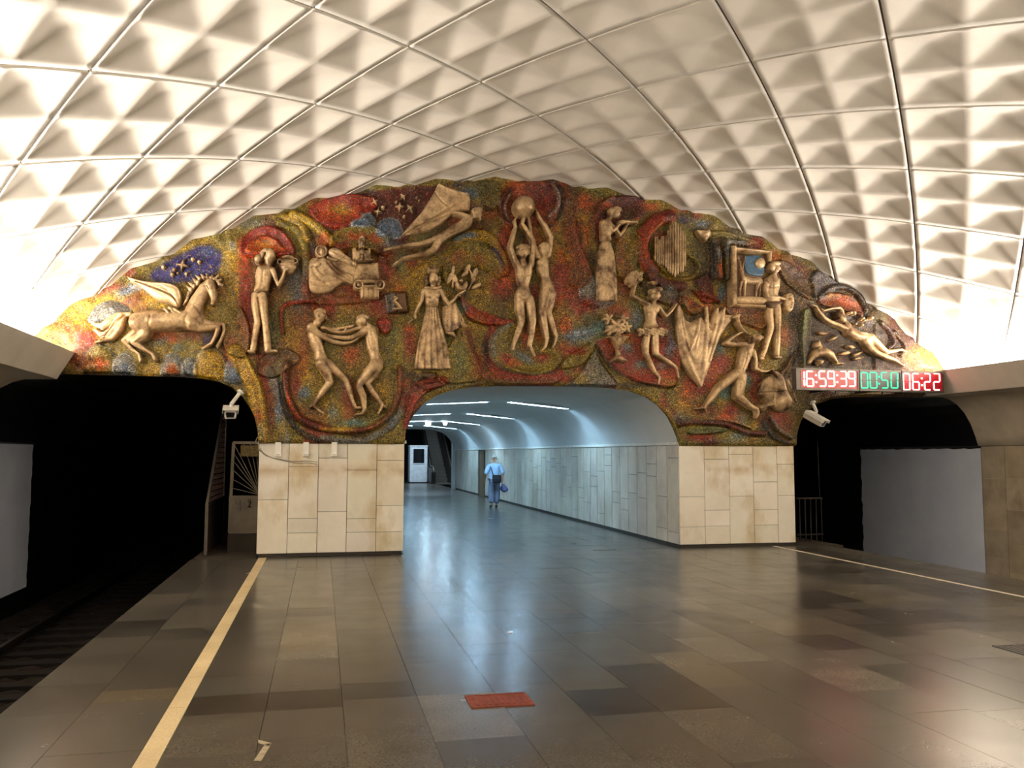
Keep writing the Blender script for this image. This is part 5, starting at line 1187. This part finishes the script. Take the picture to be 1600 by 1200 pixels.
b = Rel(F); b.plate([(785,625),(830,640),(870,700),(905,790),(955,878),(915,910),(870,955),(820,955),(775,920),(748,890),(700,960),(662,922),(700,900),(742,898),(700,880),(652,800),(690,700),(740,660)], 3, 6, 14, 1); b.ell(835, 870, 80, 85, 0, 5, .45, 3); b.ell(805, 760, 60, 110, 10, 5, .4, 3); b.limb([(668,920,14),(715,900,16),(760,900,12)], 8, .8); b.limb([(880,700,12),(920,800,14),(950,870,10)], 7, .7)
b.groove([(650,800),(760,800),(870,790)], 5, 1.2); b.groove([(780,650),(770,800),(770,900)], 5, 1.0); b.build('hide', m_brzm, t)
w = Rel(F); w.limb([(745,620,8),(770,650,12),(790,680,8)], 9, .9); w.limb([(830,640,10),(880,600,8),(930,500,4)], 4, .9); w.build('thong', m_brzd, t)

# --- painting and painter
F = (1060, 350, 5)
t = relief('relief_painting', 'framed bronze picture of a stag under a round moon', 1170, 482)
Rel(F).plate([(432,232),(680,250),(668,630),(432,618)], 2, 2, 2, .5, False).build('picture_ground', m_brzd, t)
w = Rel(F); w.plate([(520,252),(655,262),(660,400),(540,392),(515,330)], 4.5, 1.5, 4); w.build('night_sky', plain('night_blue_tesserae', (56, 88, 112), 0.4, 0, .6, 40.0, 'World'), t)
for pts in ([(395,175),(725,208),(718,236),(428,212)], [(395,175),(432,180),(436,645),(396,652)], [(396,652),(396,622),(672,632),(672,664)], [(690,206),(725,208),(722,300),(690,300)]):
    Rel(F).plate(pts, 4, 6, 5, .5, False).build('frame_rail', m_brz, t)
w = Rel(F); w.ell(632, 310, 42, 42, 0, 6, .5); w.build('moon', m_brz, t)
w = Rel(F); w.limb([(505,435,30),(560,450,32),(620,445,30),(640,460,26)], 6, .7, 2); w.limb([(495,430,22),(488,395,15),(490,372,14)], 7, .8, 2); w.limb([(488,368,12),(478,355,8)], 7.5); w.limb([(510,460,14),(512,510,8),(510,568,6)], 7, .9); w.limb([(488,455,12),(480,500,8),(475,560,6)], 6, .9); w.limb([(620,465,15),(605,520,8),(600,572,6)], 7, .9); w.limb([(640,465,13),(632,520,8),(630,565,6)], 6, .9); w.build('stag', m_brz, t)
w = Rel(F); w.limb([(485,360,6),(480,310,5),(462,260,4)], 6, .9); w.limb([(494,358,6),(508,300,5),(520,252,4)], 6, .9); w.limb([(480,315,4),(500,270,3)], 6, .9); w.limb([(470,285,4),(448,265,3)], 6, .9); w.build('antlers', m_brz, t)
w = Rel(F); w.plate([(440,575),(540,565),(668,580),(668,628),(440,618)], 5, 3, 6); w.build('meadow', m_brz, t)
t = relief('relief_painter', 'standing bronze painter with an oval palette, right of the framed picture', 1205, 560)
b = Rel(F); b.limb([(742,390,20),(738,425,30)], 6, .8, 2); b.ell(745, 350, 34, 44, 0, 7, .75, 2); b.limb([(775,345,9),(782,362,5)], 9)
b.plate([(660,430),(720,415),(782,428),(786,490),(772,560),(788,620),(676,622),(668,550),(658,490)], 5, 6.5, 10, 2); b.groove([(720,440),(715,560)], 7, 1); b.groove([(670,490),(715,500),(770,490)], 7, .9)
b.limb([(708,640,36),(706,720,34),(722,810,27),(700,880,26),(668,990,22),(652,1030,20)], 5, .85, 2); b.limb([(762,640,34),(768,720,32),(770,820,25),(768,920,24),(762,1020,22)], 6, .85, 2); b.ell(648, 1052, 22, 14, 0, 5, .9, 1); b.ell(775, 1042, 28, 13, 0, 6, .9, 1)
b.limb([(668,470,24),(664,530,20),(682,570,18),(760,580,16),(828,595,12)], 9, .9, 2); b.groove([(735,640),(745,740),(745,860)], 7, 1.8)
b.build('body', m_brz, t)
w = Rel(F); w.ell(720, 340, 24, 38, 10, 9, .7); w.ell(745, 315, 36, 18, 5, 10, .6); w.build('hair', m_brzm, t)
w = Rel(F); w.plate([(672,612),(788,608),(790,636),(740,660),(700,668),(672,640)], 9, 3, 6); w.groove([(690,640),(740,650),(780,625)], 4, 1); w.build('sash', m_brzd, t)
w = Rel(F); w.ell(848, 620, 36, 74, 3, 9, .35); w.groove([(835,590),(840,600)], 9, 3); [w.ell(862-4*abs(k-3), 570+k*18, 6, 6, 0, 13, .6, .3) for k in range(6)]; w.build('palette', m_brz, t)

# --- swimmer, dolphin, fish, pearls
F = (1200, 440, 5)
t = relief('relief_swimmer', 'bronze swimmer diving along the right slope of the mosaic', 1350, 545)
b = Rel(F); b.ell(572, 288, 26, 36, -25, 8, .8, 2); b.limb([(600,310,16),(625,345,22)], 6, .8, 2)
b.limb([(618,350,30),(640,390,44),(690,420,42),(745,430,44),(775,445,44)], 5, .75, 3)
b.limb([(765,460,40),(800,520,34),(845,555,26),(920,590,22),(990,612,15),(1030,640,10),(1062,658,6)], 5, .85, 2); b.limb([(795,435,36),(845,480,30),(885,520,25),(925,550,20),(990,540,14),(1040,530,10),(1080,550,6)], 6, .85, 2)
b.limb([(605,368,22),(545,340,20),(490,320,18),(440,290,16),(400,240,12),(372,195,9),(338,182,6)], 6, .9, 2); b.limb([(620,350,14),(598,290,12),(580,225,11),(560,204,11),(500,210,10),(435,226,9),(420,212,5)], 5, .9, 2)
b.groove([(650,370),(720,410),(790,420)], 8, 1); b.build('body', m_brz, t)
w = Rel(F); w.ell(555, 270, 26, 32, -30, 7, .7); w.build('hair', m_brzd, t)
t = relief('relief_dolphin', 'leaping bronze dolphin just above the red clock digits', 1290, 570)
w = Rel(F); w.limb([(322,638,8),(345,595,24),(385,560,36),(440,550,40),(490,570,30),(525,610,14),(550,645,6)], 5, .75, 2); w.plate([(372,520),(368,490),(398,458),(412,490),(420,520)], 5, 4, 6); w.plate([(385,620),(405,655),(430,625),(410,610)], 6, 3, 5); w.plate([(535,635),(520,655),(560,650),(605,640),(570,630)], 4, 3, 5); w.groove([(350,620),(420,585),(500,610)], 8, 1.2); w.build('body', m_brz, t)
for i, (x, y, rx, ry, ro) in enumerate([(432,405,40,13,5),(512,446,34,10,-30),(652,510,28,14,10),(608,560,38,16,-10),(700,566,34,11,-20),(708,600,32,10,-10)]):
    t = relief('relief_fish', ['topmost left of the small bronze fish, over the dolphin', 'slanting thin bronze fish, second from the top left', 'small pale bronze fish below the chest of the swimmer', 'widest golden bronze fish, right of the dolphin', 'thin bronze fish at the right of the golden one', 'lowest small bronze fish, below the swimmer'][i], 1200+x/5, 440+y/5, 'fish', 'fish reliefs below the swimmer')
    w = Rel(F); w.ell(x, y, rx, ry, ro, 4, .8); a = math.radians(ro); w.plate([(x+rx*.8*math.cos(a), y+rx*.8*math.sin(a)), (x+rx*1.4*math.cos(a), y+rx*1.4*math.sin(a)-10), (x+rx*1.2*math.cos(a), y+rx*1.2*math.sin(a)+4)], 4, 2, 3, .4, False); w.build('fish_body', m_brz, t, .5)
t = relief('relief_pearls', 'scatter of shiny bubbles above the back of the swimmer', 1348, 505)
for x, y, r_ in ((636,246,11),(664,243,9),(668,256,7),(740,288,11),(726,300,8),(752,305,8),(803,284,14),(740,338,10),(690,330,8),(765,300,7)): Rel(F).ell(x, y, r_*1.2, r_, -30, 4, 1.1).build('bubble', m_brz, t, .5)
# ------------------------------------------------------------------ clock board
YC = 14.2
def cpt(X, Y, y=YC):
    p = wallpt(1220+X/4.21, 560+Y/4.21, y); return float(p[0]), float(p[2])
t = empty('clock_board', (10.1, YC, 3.16), 'long digital clock board with red and green glowing digits under the cornice', 'clock')
ZB0, ZB1 = 2.957, 3.362
secs = [(cpt(93, 0)[0], cpt(508, 0)[0]), (cpt(510, 0)[0], cpt(785, 0)[0]), (cpt(787, 0)[0], cpt(1062, 0)[0])]
LC = np.array(t.location)
def loc(x, y, z): return (x-LC[0], y-LC[1], z-LC[2])
for i, (a, b_) in enumerate(secs):
    mb = MB().box(a-LC[0]+.004, b_-LC[0]-.004, 0.0, 0.14, ZB0-LC[2], ZB1-LC[2]); bx = bevel(mb.build('housing', m_board, t), .008)
    # rim
    w = MB(); e = 0.035
    x0, x1, z0, z1 = a-LC[0]+.006, b_-LC[0]-.006, ZB0-LC[2], ZB1-LC[2]
    w.box(x0, x1, -.02, 0, z1-e, z1).box(x0, x1, -.02, 0, z0, z0+e).box(x0, x0+.02, -.02, 0, z0+e, z1-e).box(x1-.02, x1, -.02, 0, z0+e, z1-e)
    w.build('rim', m_board, bx)
    xl = cpt(128, 0)[0]-LC[0] if i == 0 else x0+.02
    MB().box(xl, x1-.02, -.006, -.001, z0+e, z1-e).build('face', m_screen_g if i == 1 else m_screen_r, bx)
SEGS = {'0': 'abcdef', '1': 'bc', '2': 'abged', '3': 'abgcd', '5': 'afgcd', '6': 'afgedc', '9': 'abcdfg'}
def digit(ch, X0, X1, Y0, Y1, m):
    x0, z1 = cpt(X0, Y0); x1, z0 = cpt(X1, Y1); x0 -= LC[0]; x1 -= LC[0]; z0 -= LC[2]; z1 -= LC[2]
    th = 0.024; g = 0.005; zm = (z0+z1)/2; mb = MB(); sl = 0.0
    def seg(p, q):
        (ax, az), (bx_, bz) = p, q; n = len(mb.v)
        if abs(az-bz) < 1e-6: pts = [(ax+g, az), (ax+g+th/2, az-th/2), (bx_-g-th/2, az-th/2), (bx_-g, az), (bx_-g-th/2, az+th/2), (ax+g+th/2, az+th/2)]
        else: pts = [(ax, bz+g), (ax+th/2, bz+g+th/2), (ax+th/2, az-g-th/2), (ax, az-g), (ax-th/2, az-g-th/2), (ax-th/2, bz+g+th/2)]
        mb.prism(pts, -.014, -.004)
    h = th/2; L_, R_, T_, B_ = x0+h, x1-h, z1-h, z0+h
    if ch == ':':
        for z in (zm+.065, zm-.065): mb.box((x0+x1)/2-.016, (x0+x1)/2+.016, -.014, -.004, z-.016, z+.016)
        for i in range(2):
            q = MB(); q.v = mb.v[i*8:i*8+8]; q.f = [tuple(k for k in f) for f in mb.f[:6]]
            q.build('colon_dot', m, t)
        return
    S_ = {'a': ((L_, T_), (R_, T_)), 'g': ((L_, zm), (R_, zm)), 'd': ((L_, B_), (R_, B_)), 'f': ((L_, T_), (L_, zm)), 'e': ((L_, zm), (L_, B_)), 'b': ((R_, T_), (R_, zm)), 'c': ((R_, zm), (R_, B_))}
    for s in SEGS[ch]: seg(*S_[s])
    mb.build('digit', m, t)['kind'] = 'stuff'
for ch, a, b_ in (('1', 118, 158), ('6', 163, 217), (':', 224, 238), ('5', 246, 298), ('9', 303, 356), (':', 362, 376), ('3', 384, 434), ('9', 439, 491)): digit(ch, a, b_, 80, 188, m_red)
for ch, a, b_ in (('0', 521, 574), ('0', 580, 634), (':', 638, 652), ('5', 655, 706), ('0', 718, 771)): digit(ch, a, b_, 88, 200, m_green)
for ch, a, b_ in (('0', 799, 852), ('6', 860, 913), (':', 919, 933), ('2', 938, 987), ('2', 998, 1049)): digit(ch, a, b_, 96, 212, m_red)
for x in (9.4, 10.4, 11.3): MB().box(x-.02-LC[0], x+.02-LC[0], .14, .96, -.19, -.15).box(x-.02-LC[0], x+.02-LC[0], .02, .06, -.26, -.18).build('bracket', m_darksteel, t)

# ------------------------------------------------------------------ security cameras at the two portals
def cctv(name, label, foot, knee, pos, yaw, tilt, roll=0.0):
    t = empty(name, pos, label, 'camera'); P = np.array(pos)
    R3 = Matrix.Rotation(yaw, 3, 'Z') @ Matrix.Rotation(tilt, 3, 'X')
    def tr(mb): mb.v = [tuple(R3 @ Vector(v)) for v in mb.v]; return mb
    h = MB(); prof = [(-.085,-.07),(.085,-.07),(.105,.03),(.09,.075),(-.09,.075),(-.105,.03)]
    h.prism(prof, -.17, .22); tr(h); bevel(h.build('housing', m_camhouse, t), .008)
    s = MB().box(-.125, .125, -.23, .2, .082, .092).box(-.125, -.117, -.23, .2, .03, .085).box(.117, .125, -.23, .2, .03, .085); tr(s).build('sunshield', m_steel, t)['kind'] = 'stuff'
    f = MB(); f.prism([(-.078,-.062),(.078,-.062),(.094,.03),(.08,.066),(-.08,.066),(-.094,.03)], -.19, -.17); tr(f); fo_ = f.build('front_frame', m_steel, t)
    g = MB(); g.prism([(-.058,-.042),(.058,-.042),(.07,.028),(.06,.045),(-.06,.045),(-.07,.028)], -.195, -.189); tr(g).build('window', m_glassdark, fo_)
    k = np.array(knee)-P; b = np.array(foot)-P
    MB().tube([tuple(b), tuple(k)], .032, 10).tube([tuple(k), (0, 0.02, .09)], .026, 10).build('bracket', m_steel, t)['kind'] = 'stuff'
    d = (b-k)/np.linalg.norm(b-k)
    MB().tube([tuple(b-d*.01), tuple(b+d*.03)], .06, 12).build('base_plate', m_steel, t)
def W3(px, py, y): return tuple(float(v) for v in wallpt(px, py, y))
cctv('security_camera', 'white security camera hanging in the left tunnel portal, lens to the platform', W3(375, 614, 15.0), W3(361, 632, 14.88), W3(360.5, 645, 14.85), math.radians(4), math.radians(14))
cctv('security_camera', 'beige security camera slanting down at the right tunnel portal, below the clock board', W3(1270, 630, 15.05), W3(1276, 644, 14.98), W3(1274, 655, 14.85), math.radians(32), math.radians(30))
# ------------------------------------------------------------------ boxes and cables on the left pier
for i, x in enumerate((435, 478.5, 522.5)):
    a = W3(x, 691, D); b_ = W3(x, 713, D)
    t = empty('wall_box', (a[0], D-.02, b_[2]), ['small cream box on the left pier, nearest the tunnel', 'small cream box on the left pier, middle of the three', 'small cream box on the left pier, nearest the passage'][i], 'box', 'cream boxes along the top of the left pier')
    bevel(MB().box(-.048, .048, -.075, .02, 0, a[2]-b_[2]).build('cover', m_plastic, t), .01)
    MB().box(-.03, .03, -.0765, -.07, .02, .03).build('slot', m_cable, t)
def cable(label, pts, r=.006, y=D-.012):
    q = spline(pts, 6, False); o = MB().tube([W3(a, b_, y) for a, b_ in q], r, 6).build('cable', m_cable, None, True)
    return put(o, label, 'cable')
cable('thin grey cable sagging across the top of the left pier', [(406,700),(412,708),(425,715),(445,720),(465,724),(480,723),(496,726)])
cable('second grey cable just above the sagging one on the left pier', [(406,703),(416,712),(440,718),(462,721),(478,720),(496,722)], .005)
cable('dark looped cable down the edge of the left tunnel portal', [(399,655),(403,668),(405,680),(402,684),(400,690),(404,694),(407,688),(405,683),(404,700),(408,706)], .009, D-.05)

# ------------------------------------------------------------------ gate, fence and railing by the tunnels
YG = 16.3
t = empty('metal_gate', (-1.35, YG, 0.30), 'small white metal gate with fanned bars, left of the left pier', 'gate')
def g(x, z, y=0): return (x+1.35, y, z-.30)
MB().box(-.27, .31, -.012, .012, .03, .67).build('lower_panel', m_gate, t)
MB().bar(g(-1.60,.33), g(-1.57,1.95), .05).bar(g(-1.06,.33), g(-1.06,1.95), .05).bar(g(-1.6,.97), g(-1.04,.97), .04).bar(g(-1.58,1.95), g(-1.04,1.95), .05).bar(g(-1.61,.33), g(-1.04,.33), .04).build('frame', m_gate, t)
for x, z in ((-1.59,1.13),(-1.59,1.30),(-1.585,1.47),(-1.58,1.64),(-1.575,1.78),(-1.56,1.92),(-1.40,1.93),(-1.28,1.93),(-1.18,1.93)): MB().bar(g(-1.08,1.0), g(x,z), .012).build('bar', m_gate, t)
MB().box(-.09, .29, -.05, -.035, 1.40, 1.60).build('sign_plate', m_sign, t)
MB().bar((-.15,-.016,.60),(-.14,-.016,.53),.014,.006).bar((-.14,-.016,.535),(-.07,-.016,.54),.014,.006).bar((-.075,-.016,.62),(-.07,-.016,.42),.014,.006).build('number', m_ink, t)
MB().tube([(.06,-.016,.60),(.09,-.016,.615),(.11,-.016,.59),(.09,-.016,.56),(.06,-.016,.58)], .009, 5).tube([(.11,-.016,.57),(.09,-.016,.52),(.06,-.016,.48),(.09,-.016,.49),(.12,-.016,.48)], .009, 5).build('number', m_ink, t)
MB().box(-1.62, PX[0], YG-.05, YG+.6, -.02, .30).build('trim_step', m_edge, kind='structure')
t = empty('mesh_fence', (-1.93, 15.75, 0), 'rusty sloping mesh fence over a low panel along the left tunnel walkway', 'fence')
m1 = MB().box(-.012, .012, 0, 2.6, 0, .86).build('panel', m_rust, t)
MB().bar((0, 0, .86), (0, 2.5, 3.0), .045).bar((0, 0, 0), (0, 0, .9), .05).bar((0, 2.5, 0), (0, 2.5, 3.0), .05).bar((0,0,.87),(0,2.5,.87),.05).build('frame', m_greysteel, t)
w = MB()
for k in range(1, 25): y = k*.1; w.bar((0, y, .87), (0, y, .86+2.14*y/2.5), .012)
for k in range(1, 21): z = .87+k*.1; w.bar((0, max(0, (z-.86)/2.14*2.5), z), (0, 2.5, z), .012)
w.build('mesh', m_rust, t, kind='stuff')
t = empty('railing', (9.62, 16.0, 0), 'low dark metal railing beside the right pier, in the tunnel mouth', 'railing')
MB().bar((-.05,0,.86),(.55,0,.86),.035).build('top_rail', m_darksteel, t); MB().bar((-.05,0,.12),(.55,0,.12),.03).build('bottom_rail', m_darksteel, t)
for k in range(5): MB().bar((.02+k*.125,0,-.01),(.02+k*.125,0,.86),.022).build('baluster', m_darksteel, t)
MB().bar((.49,0,.86),(.47,0,2.05),.014).build('pole', m_darksteel, t)

# ------------------------------------------------------------------ floor: hatch, drain, scrap
t = empty('floor_hatch', (1.27, 6.105, 0), 'small red painted metal hatch in the dark floor', 'hatch')
MB().box(-.22, .22, -.15, .15, 0, .004).build('plate', m_hatch, t)
MB().box(-.225, .225, -.155, -.135, 0, .008).box(-.225, .225, .135, .155, 0, .008).box(-.225, -.205, -.135, .135, 0, .008).box(.205, .225, -.135, .135, 0, .008).build('frame', m_hatch, t)
w = MB()
for k in range(9): w.box(-.18+k*.043, -.155+k*.043, -.10, .10, .004, .007)
w.build('ribs', m_hatch, t, kind='stuff')
t = empty('floor_drain', (6.38, 6.66, 0), 'dark floor grate at the right edge of the picture', 'drain')
MB().box(-.3, .3, -.2, .2, 0, .003).build('pit', m_ink, t)
MB().box(-.31, .31, -.21, -.18, 0, .007).box(-.31, .31, .18, .21, 0, .007).box(-.31, -.28, -.18, .18, 0, .007).box(.28, .31, -.18, .18, 0, .007).build('frame', m_darksteel, t)
for k in range(8): MB().box(-.25+k*.065, -.225+k*.065, -.18, .18, .002, .006).build('bar', m_darksteel, t)
put(MB().prism([(-.02,0),(.02,0),(.015,.006),(-.01,.008)], -.012, .012).build('paper_scrap', m_plastic, loc=(1.85, 8.37, .0008)), 'tiny white scrap of litter on the open floor', 'litter')

# ------------------------------------------------------------------ hall: booth, escalator, spot lamps
m_booth = plain('booth_white', (222, 226, 228), .4)
t = empty('attendant_booth', (5.75, 52.2, 0), 'white booth with a dark window at the far end of the passage', 'booth')
bevel(MB().box(-.53, .53, -.42, .7, .06, 2.2).build('body', m_booth, t), .02)
MB().box(-.55, .55, -.45, .72, 2.2, 2.28).build('roof', m_booth, t); MB().box(-.5, .5, -.4, .68, 0, .06).build('base', m_darksteel, t)
w = MB().box(-.37, .37, -.45, -.42, 1.16, 1.20).box(-.37, .37, -.45, -.42, 2.06, 2.10).box(-.37, -.33, -.45, -.42, 1.2, 2.06).box(.33, .37, -.45, -.42, 1.2, 2.06).build('window_frame', m_booth, t, kind='stuff')
MB().box(-.33, .33, -.432, -.42, 1.2, 2.06).build('window_pane', m_glassdark, w)
MB().box(-.45, .45, -.428, -.42, .16, 1.08).build('front_panel', m_booth, t)
MB().box(-.536, -.53, -.3, .55, .16, 2.05).build('side_panel', m_booth, t)
t = empty('escalator', (7.05, 50.0, 0), 'dark escalator with shiny handrails rising right of the white booth', 'escalator')
tn = math.tan(math.radians(30))
for sx in (-.62, .62):
    w = MB(); pr = [(0,0),(1.6,0),(15,13.4*tn),(15,13.4*tn+.95),(1.3,.95),(.3,.95),(0,.7)]
    n = len(pr); w.v = [(sx-.12, y, z) for y, z in pr]+[(sx+.12, y, z) for y, z in pr]; w.f = [tuple(range(n)), tuple(n+i for i in reversed(range(n)))]+[(i, n+i, n+(i+1) % n, (i+1) % n) for i in range(n)]
    w.build('balustrade', m_darksteel, t)
    MB().tube([(sx,-.08,.5),(sx,-.1,.75),(sx,.05,.95),(sx,.3,1.02),(sx,1.3,1.02),(sx,15,13.7*tn+1.02)], .045, 8).build('handrail', m_greysteel, t, True)
st = MB().box(-.5, .5, 0, .42, -.3, 0).build('step', m_greysteel, t); st.location = (0, 1.6, .05)
for k in range(1, 30): o = st.copy(); COL.objects.link(o); o.parent = t; o.location = (0, 1.6+k*.4, .05+k*.4*tn)
MB().box(-.5, .5, -.6, 1.6, -.02, .03).build('comb_plate', m_greysteel, t)
m_spot = emit('spot_glow', (.80, .90, 1.0), 60.0)
for i, (px, py) in enumerate(((669, 662), (695.5, 661.5))):
    p = W3(px, py, 32.9)
    t = empty('spot_lamp', p, ['glaring round spot lamp under the passage ceiling, left of two', 'smaller glaring spot lamp under the passage ceiling, right of two'][i], 'lamp', 'spot lamps under the passage ceiling')
    r = .10 if i == 0 else .075
    bm = bmesh.new(); bmesh.ops.create_uvsphere(bm, u_segments=16, v_segments=10, radius=r); me = bpy.data.meshes.new('bulb'); bm.to_mesh(me); bm.free(); me.materials.append(m_spot)
    o = bpy.data.objects.new('bulb', me); COL.objects.link(o); o.parent = t
    MB().tube([(0, .0, r*.7), (0, .0, PZ-p[2]+.01)], .015, 6).build('stem', m_greysteel, t)
    MB().tube([(0, r*.6, 0), (0, r*1.6, 0)], [r*1.05, r*.6], 14).build('housing', m_greysteel, t)

# ------------------------------------------------------------------ the man walking away
def skin(name, V, E, Rr, m, parent, sub=2):
    me = bpy.data.meshes.new(name); me.from_pydata([tuple(v) for v in V], E, []); me.materials.append(m)
    o = bpy.data.objects.new(name, me); COL.objects.link(o)
    if parent: o.parent = parent
    md = o.modifiers.new('skin', 'SKIN'); md.use_smooth_shade = True; md.branch_smoothing = .6
    for i, d in enumerate(me.skin_vertices[0].data):
        r = Rr[i]; d.radius = r if isinstance(r, tuple) else (r, r); d.use_root = (i == 0)
    s = o.modifiers.new('sub', 'SUBSURF'); s.levels = sub; s.render_levels = sub
    return o
m_skin = plain('skin', (182, 138, 110), .6); m_shirt = plain('shirt_blue', (160, 188, 220), .8, 0, .08, 9); m_jean = plain('trousers_blue', (106, 116, 140), .85, 0, .18, 9)
m_cap = plain('cap_beige', (196, 188, 178), .8); m_shoe = plain('shoe_dark', (34, 34, 40), .6); m_bag = plain('bag_black', (26, 27, 36), .6); m_bag2 = plain('carrier_blue', (96, 100, 150), .45, 0, .3, 12)
man = empty('person', (5.59, 27.75, 0), 'man in pale blue shirt, blue trousers and beige cap walking away', 'person')
V = [(0,0,.93),(0,0,1.10),(0,0,1.30),(0,.03,1.44),(0,.05,1.50),(0,.065,1.56),(0,.075,1.62),(0,.07,1.67),(0,.165,1.59),
     (-.09,0,.90),(-.11,.03,.50),(-.10,-.06,.10),(-.11,.05,.045),(.09,0,.90),(.10,.06,.48),(.08,.05,.10),(.09,.17,.04),
     (-.17,.02,1.38),(-.285,.0,1.12),(-.29,.16,.95),(-.28,.20,.88),(.17,.02,1.38),(.285,-.02,1.12),(.27,.02,.86),(.262,.03,.785)]
E = [(0,1),(1,2),(2,3),(3,4),(4,5),(5,6),(6,7),(6,8),(0,9),(9,10),(10,11),(11,12),(0,13),(13,14),(14,15),(15,16),(3,17),(17,18),(18,19),(19,20),(3,21),(21,22),(22,23),(23,24)]
Rr = [(.14,.11),(.135,.11),(.15,.11),(.07,.065),(.055,.058),(.068,.078),(.078,.092),(.066,.080),.014,.085,.06,.042,.036,.085,.06,.042,.036,.055,.042,.03,(.036,.02),.055,.042,.03,(.036,.02)]
for base, sx, dn in ((20, -1, (0,.05,-.075)), (24, 1, (0,.01,-.085))):
    p = Vector(V[base])
    for k in range(4):
        q = p+Vector((.0, (k-1.5)*.02, -.03)); i0 = len(V)
        ln = (.9, 1.05, 1.0, .8)[k]; V += [tuple(q), tuple(q+Vector(dn)*.5*ln), tuple(q+Vector(dn)*.8*ln+Vector((-sx*.018, 0, 0)))]; E += [(base, i0), (i0, i0+1), (i0+1, i0+2)]; Rr += [.0095, .009, .0075]
    i0 = len(V); q = p+Vector((0, .032, .0)); V += [tuple(q), tuple(q+Vector((-sx*.008, .025, -.03)))]; E += [(base, i0), (i0, i0+1)]; Rr += [.011, .009]
skin('body', V, E, Rr, m_skin, man)
for sx in (-1, 1): MB().tube([(sx*.076,.07,1.575),(sx*.09,.06,1.60),(sx*.085,.06,1.63)], [.012,.02,.012], 8).build('ear', m_skin, man, True)
skin('shirt', [(0,0,1.10),(0,0,.90),(0,-.01,1.28),(0,.015,1.40),(0,.03,1.455),(-.17,.01,1.385),(-.255,0,1.20),(-.30,.01,1.07),(.17,.01,1.385),(.255,-.01,1.20),(.30,-.01,1.07)],
     [(0,1),(0,2),(2,3),(3,4),(3,5),(5,6),(6,7),(3,8),(8,9),(9,10)], [(.185,.14),(.195,.15),(.19,.145),(.12,.10),(.07,.07),.09,.085,.08,.09,.085,.08], m_shirt, man)
skin('trousers', [(0,0,.90),(-.085,0,.86),(-.115,.03,.50),(-.105,-.05,.12),(.085,0,.86),(.105,.06,.48),(.085,.05,.11)],
     [(0,1),(1,2),(2,3),(0,4),(4,5),(5,6)], [(.175,.14),.125,.105,.098,.125,.105,.098], m_jean, man)
skin('shoe', [(-.105,-.07,.075),(-.11,.02,.05),(-.12,.12,.035)], [(0,1),(1,2)], [.045,.048,.042], m_shoe, man, 2)
skin('shoe', [(.085,.03,.05),(.09,.12,.045),(.095,.22,.035)], [(0,1),(1,2)], [.046,.048,.042], m_shoe, man, 2)
bm = bmesh.new(); bmesh.ops.create_uvsphere(bm, u_segments=20, v_segments=12, radius=1.0)
bmesh.ops.delete(bm, geom=[v for v in bm.verts if v.co.z < -.15], context='VERTS')
bmesh.ops.scale(bm, vec=(.094, .108, .105), verts=bm.verts); bmesh.ops.translate(bm, vec=(0, .07, 1.635), verts=bm.verts)
me = bpy.data.meshes.new('cap'); bm.to_mesh(me); bm.free(); me.materials.append(m_cap); me.polygons.foreach_set('use_smooth', [True]*len(me.polygons))
cap = bpy.data.objects.new('cap', me); COL.objects.link(cap); cap.parent = man
so = cap.modifiers.new('thick', 'SOLIDIFY'); so.thickness = .006
MB().prism([(-.075,1.625),(.075,1.625),(.065,1.64),(-.065,1.64)], .165, .25).build('brim', m_cap, cap); MB().box(-.035, .035, -.042, -.034, 1.628, 1.65).build('strap', m_shoe, cap)
bag = empty('shoulder_bag', (5.63, 27.55, .95), 'black shoulder bag hanging on the back of the walking man', 'bag')
bevel(MB().box(-.15, .15, -.05, .05, -.13, .13).build('body', m_bag, bag), .04, 4); bevel(MB().box(-.145, .145, -.062, -.045, -.03, .125).build('flap', m_bag, bag), .01)
MB().tube([(-.12,.0,.12),(-.16,.05,.26),(-.185,.12,.38),(-.18,.22,.50),(-.14,.30,.49),(-.10,.36,.38)], .016, 6).build('strap', m_bag, bag, True)
cb = empty('carrier_bag', (5.92, 27.78, .72), 'bulging blue carrier bag in the right hand of the walking man', 'bag')
skin('sack', [(.0,0,-.06),(-.08,0,-.24),(.12,0,-.22),(.06,0,-.04),(-.05,0,.06)], [(0,1),(0,2),(0,3),(0,4)], [(.21,.16),(.19,.15),(.19,.15),(.15,.12),(.06,.06)], m_bag2, cb)
MB().tube([(-.06,-.03,.06),(-.075,0,.13),(-.06,.03,.06)], .008, 6).build('handle', m_bag2, cb, True)
# pale worn mark on the floor near the yellow line
def G(px, py):
    d = FW + RT*((px-800)/FPX) - UP*((py-600)/FPX); q = EYE + d*(-EYE[2]/d[2]); return (float(q[0]), float(q[1]))
mk = MB()
for quad in ([(403,1156),(424,1161),(421,1166),(404,1161)], [(414,1163),(424,1162),(408,1189),(396,1189)]):
    n = len(mk.v); pts = [G(*q) for q in quad][::-1]
    mk.v += [(x, y, .0012) for x, y in pts]+[(x, y, -.004) for x, y in pts]
    mk.f += [(n, n+1, n+2, n+3)]+[(n+i, n+4+i, n+4+(i+1) % 4, n+(i+1) % 4) for i in range(4)]
mk.build('paint_mark', plain('worn_paint', (150, 138, 112), .7, 0, .3, 20), flr, kind='stuff')
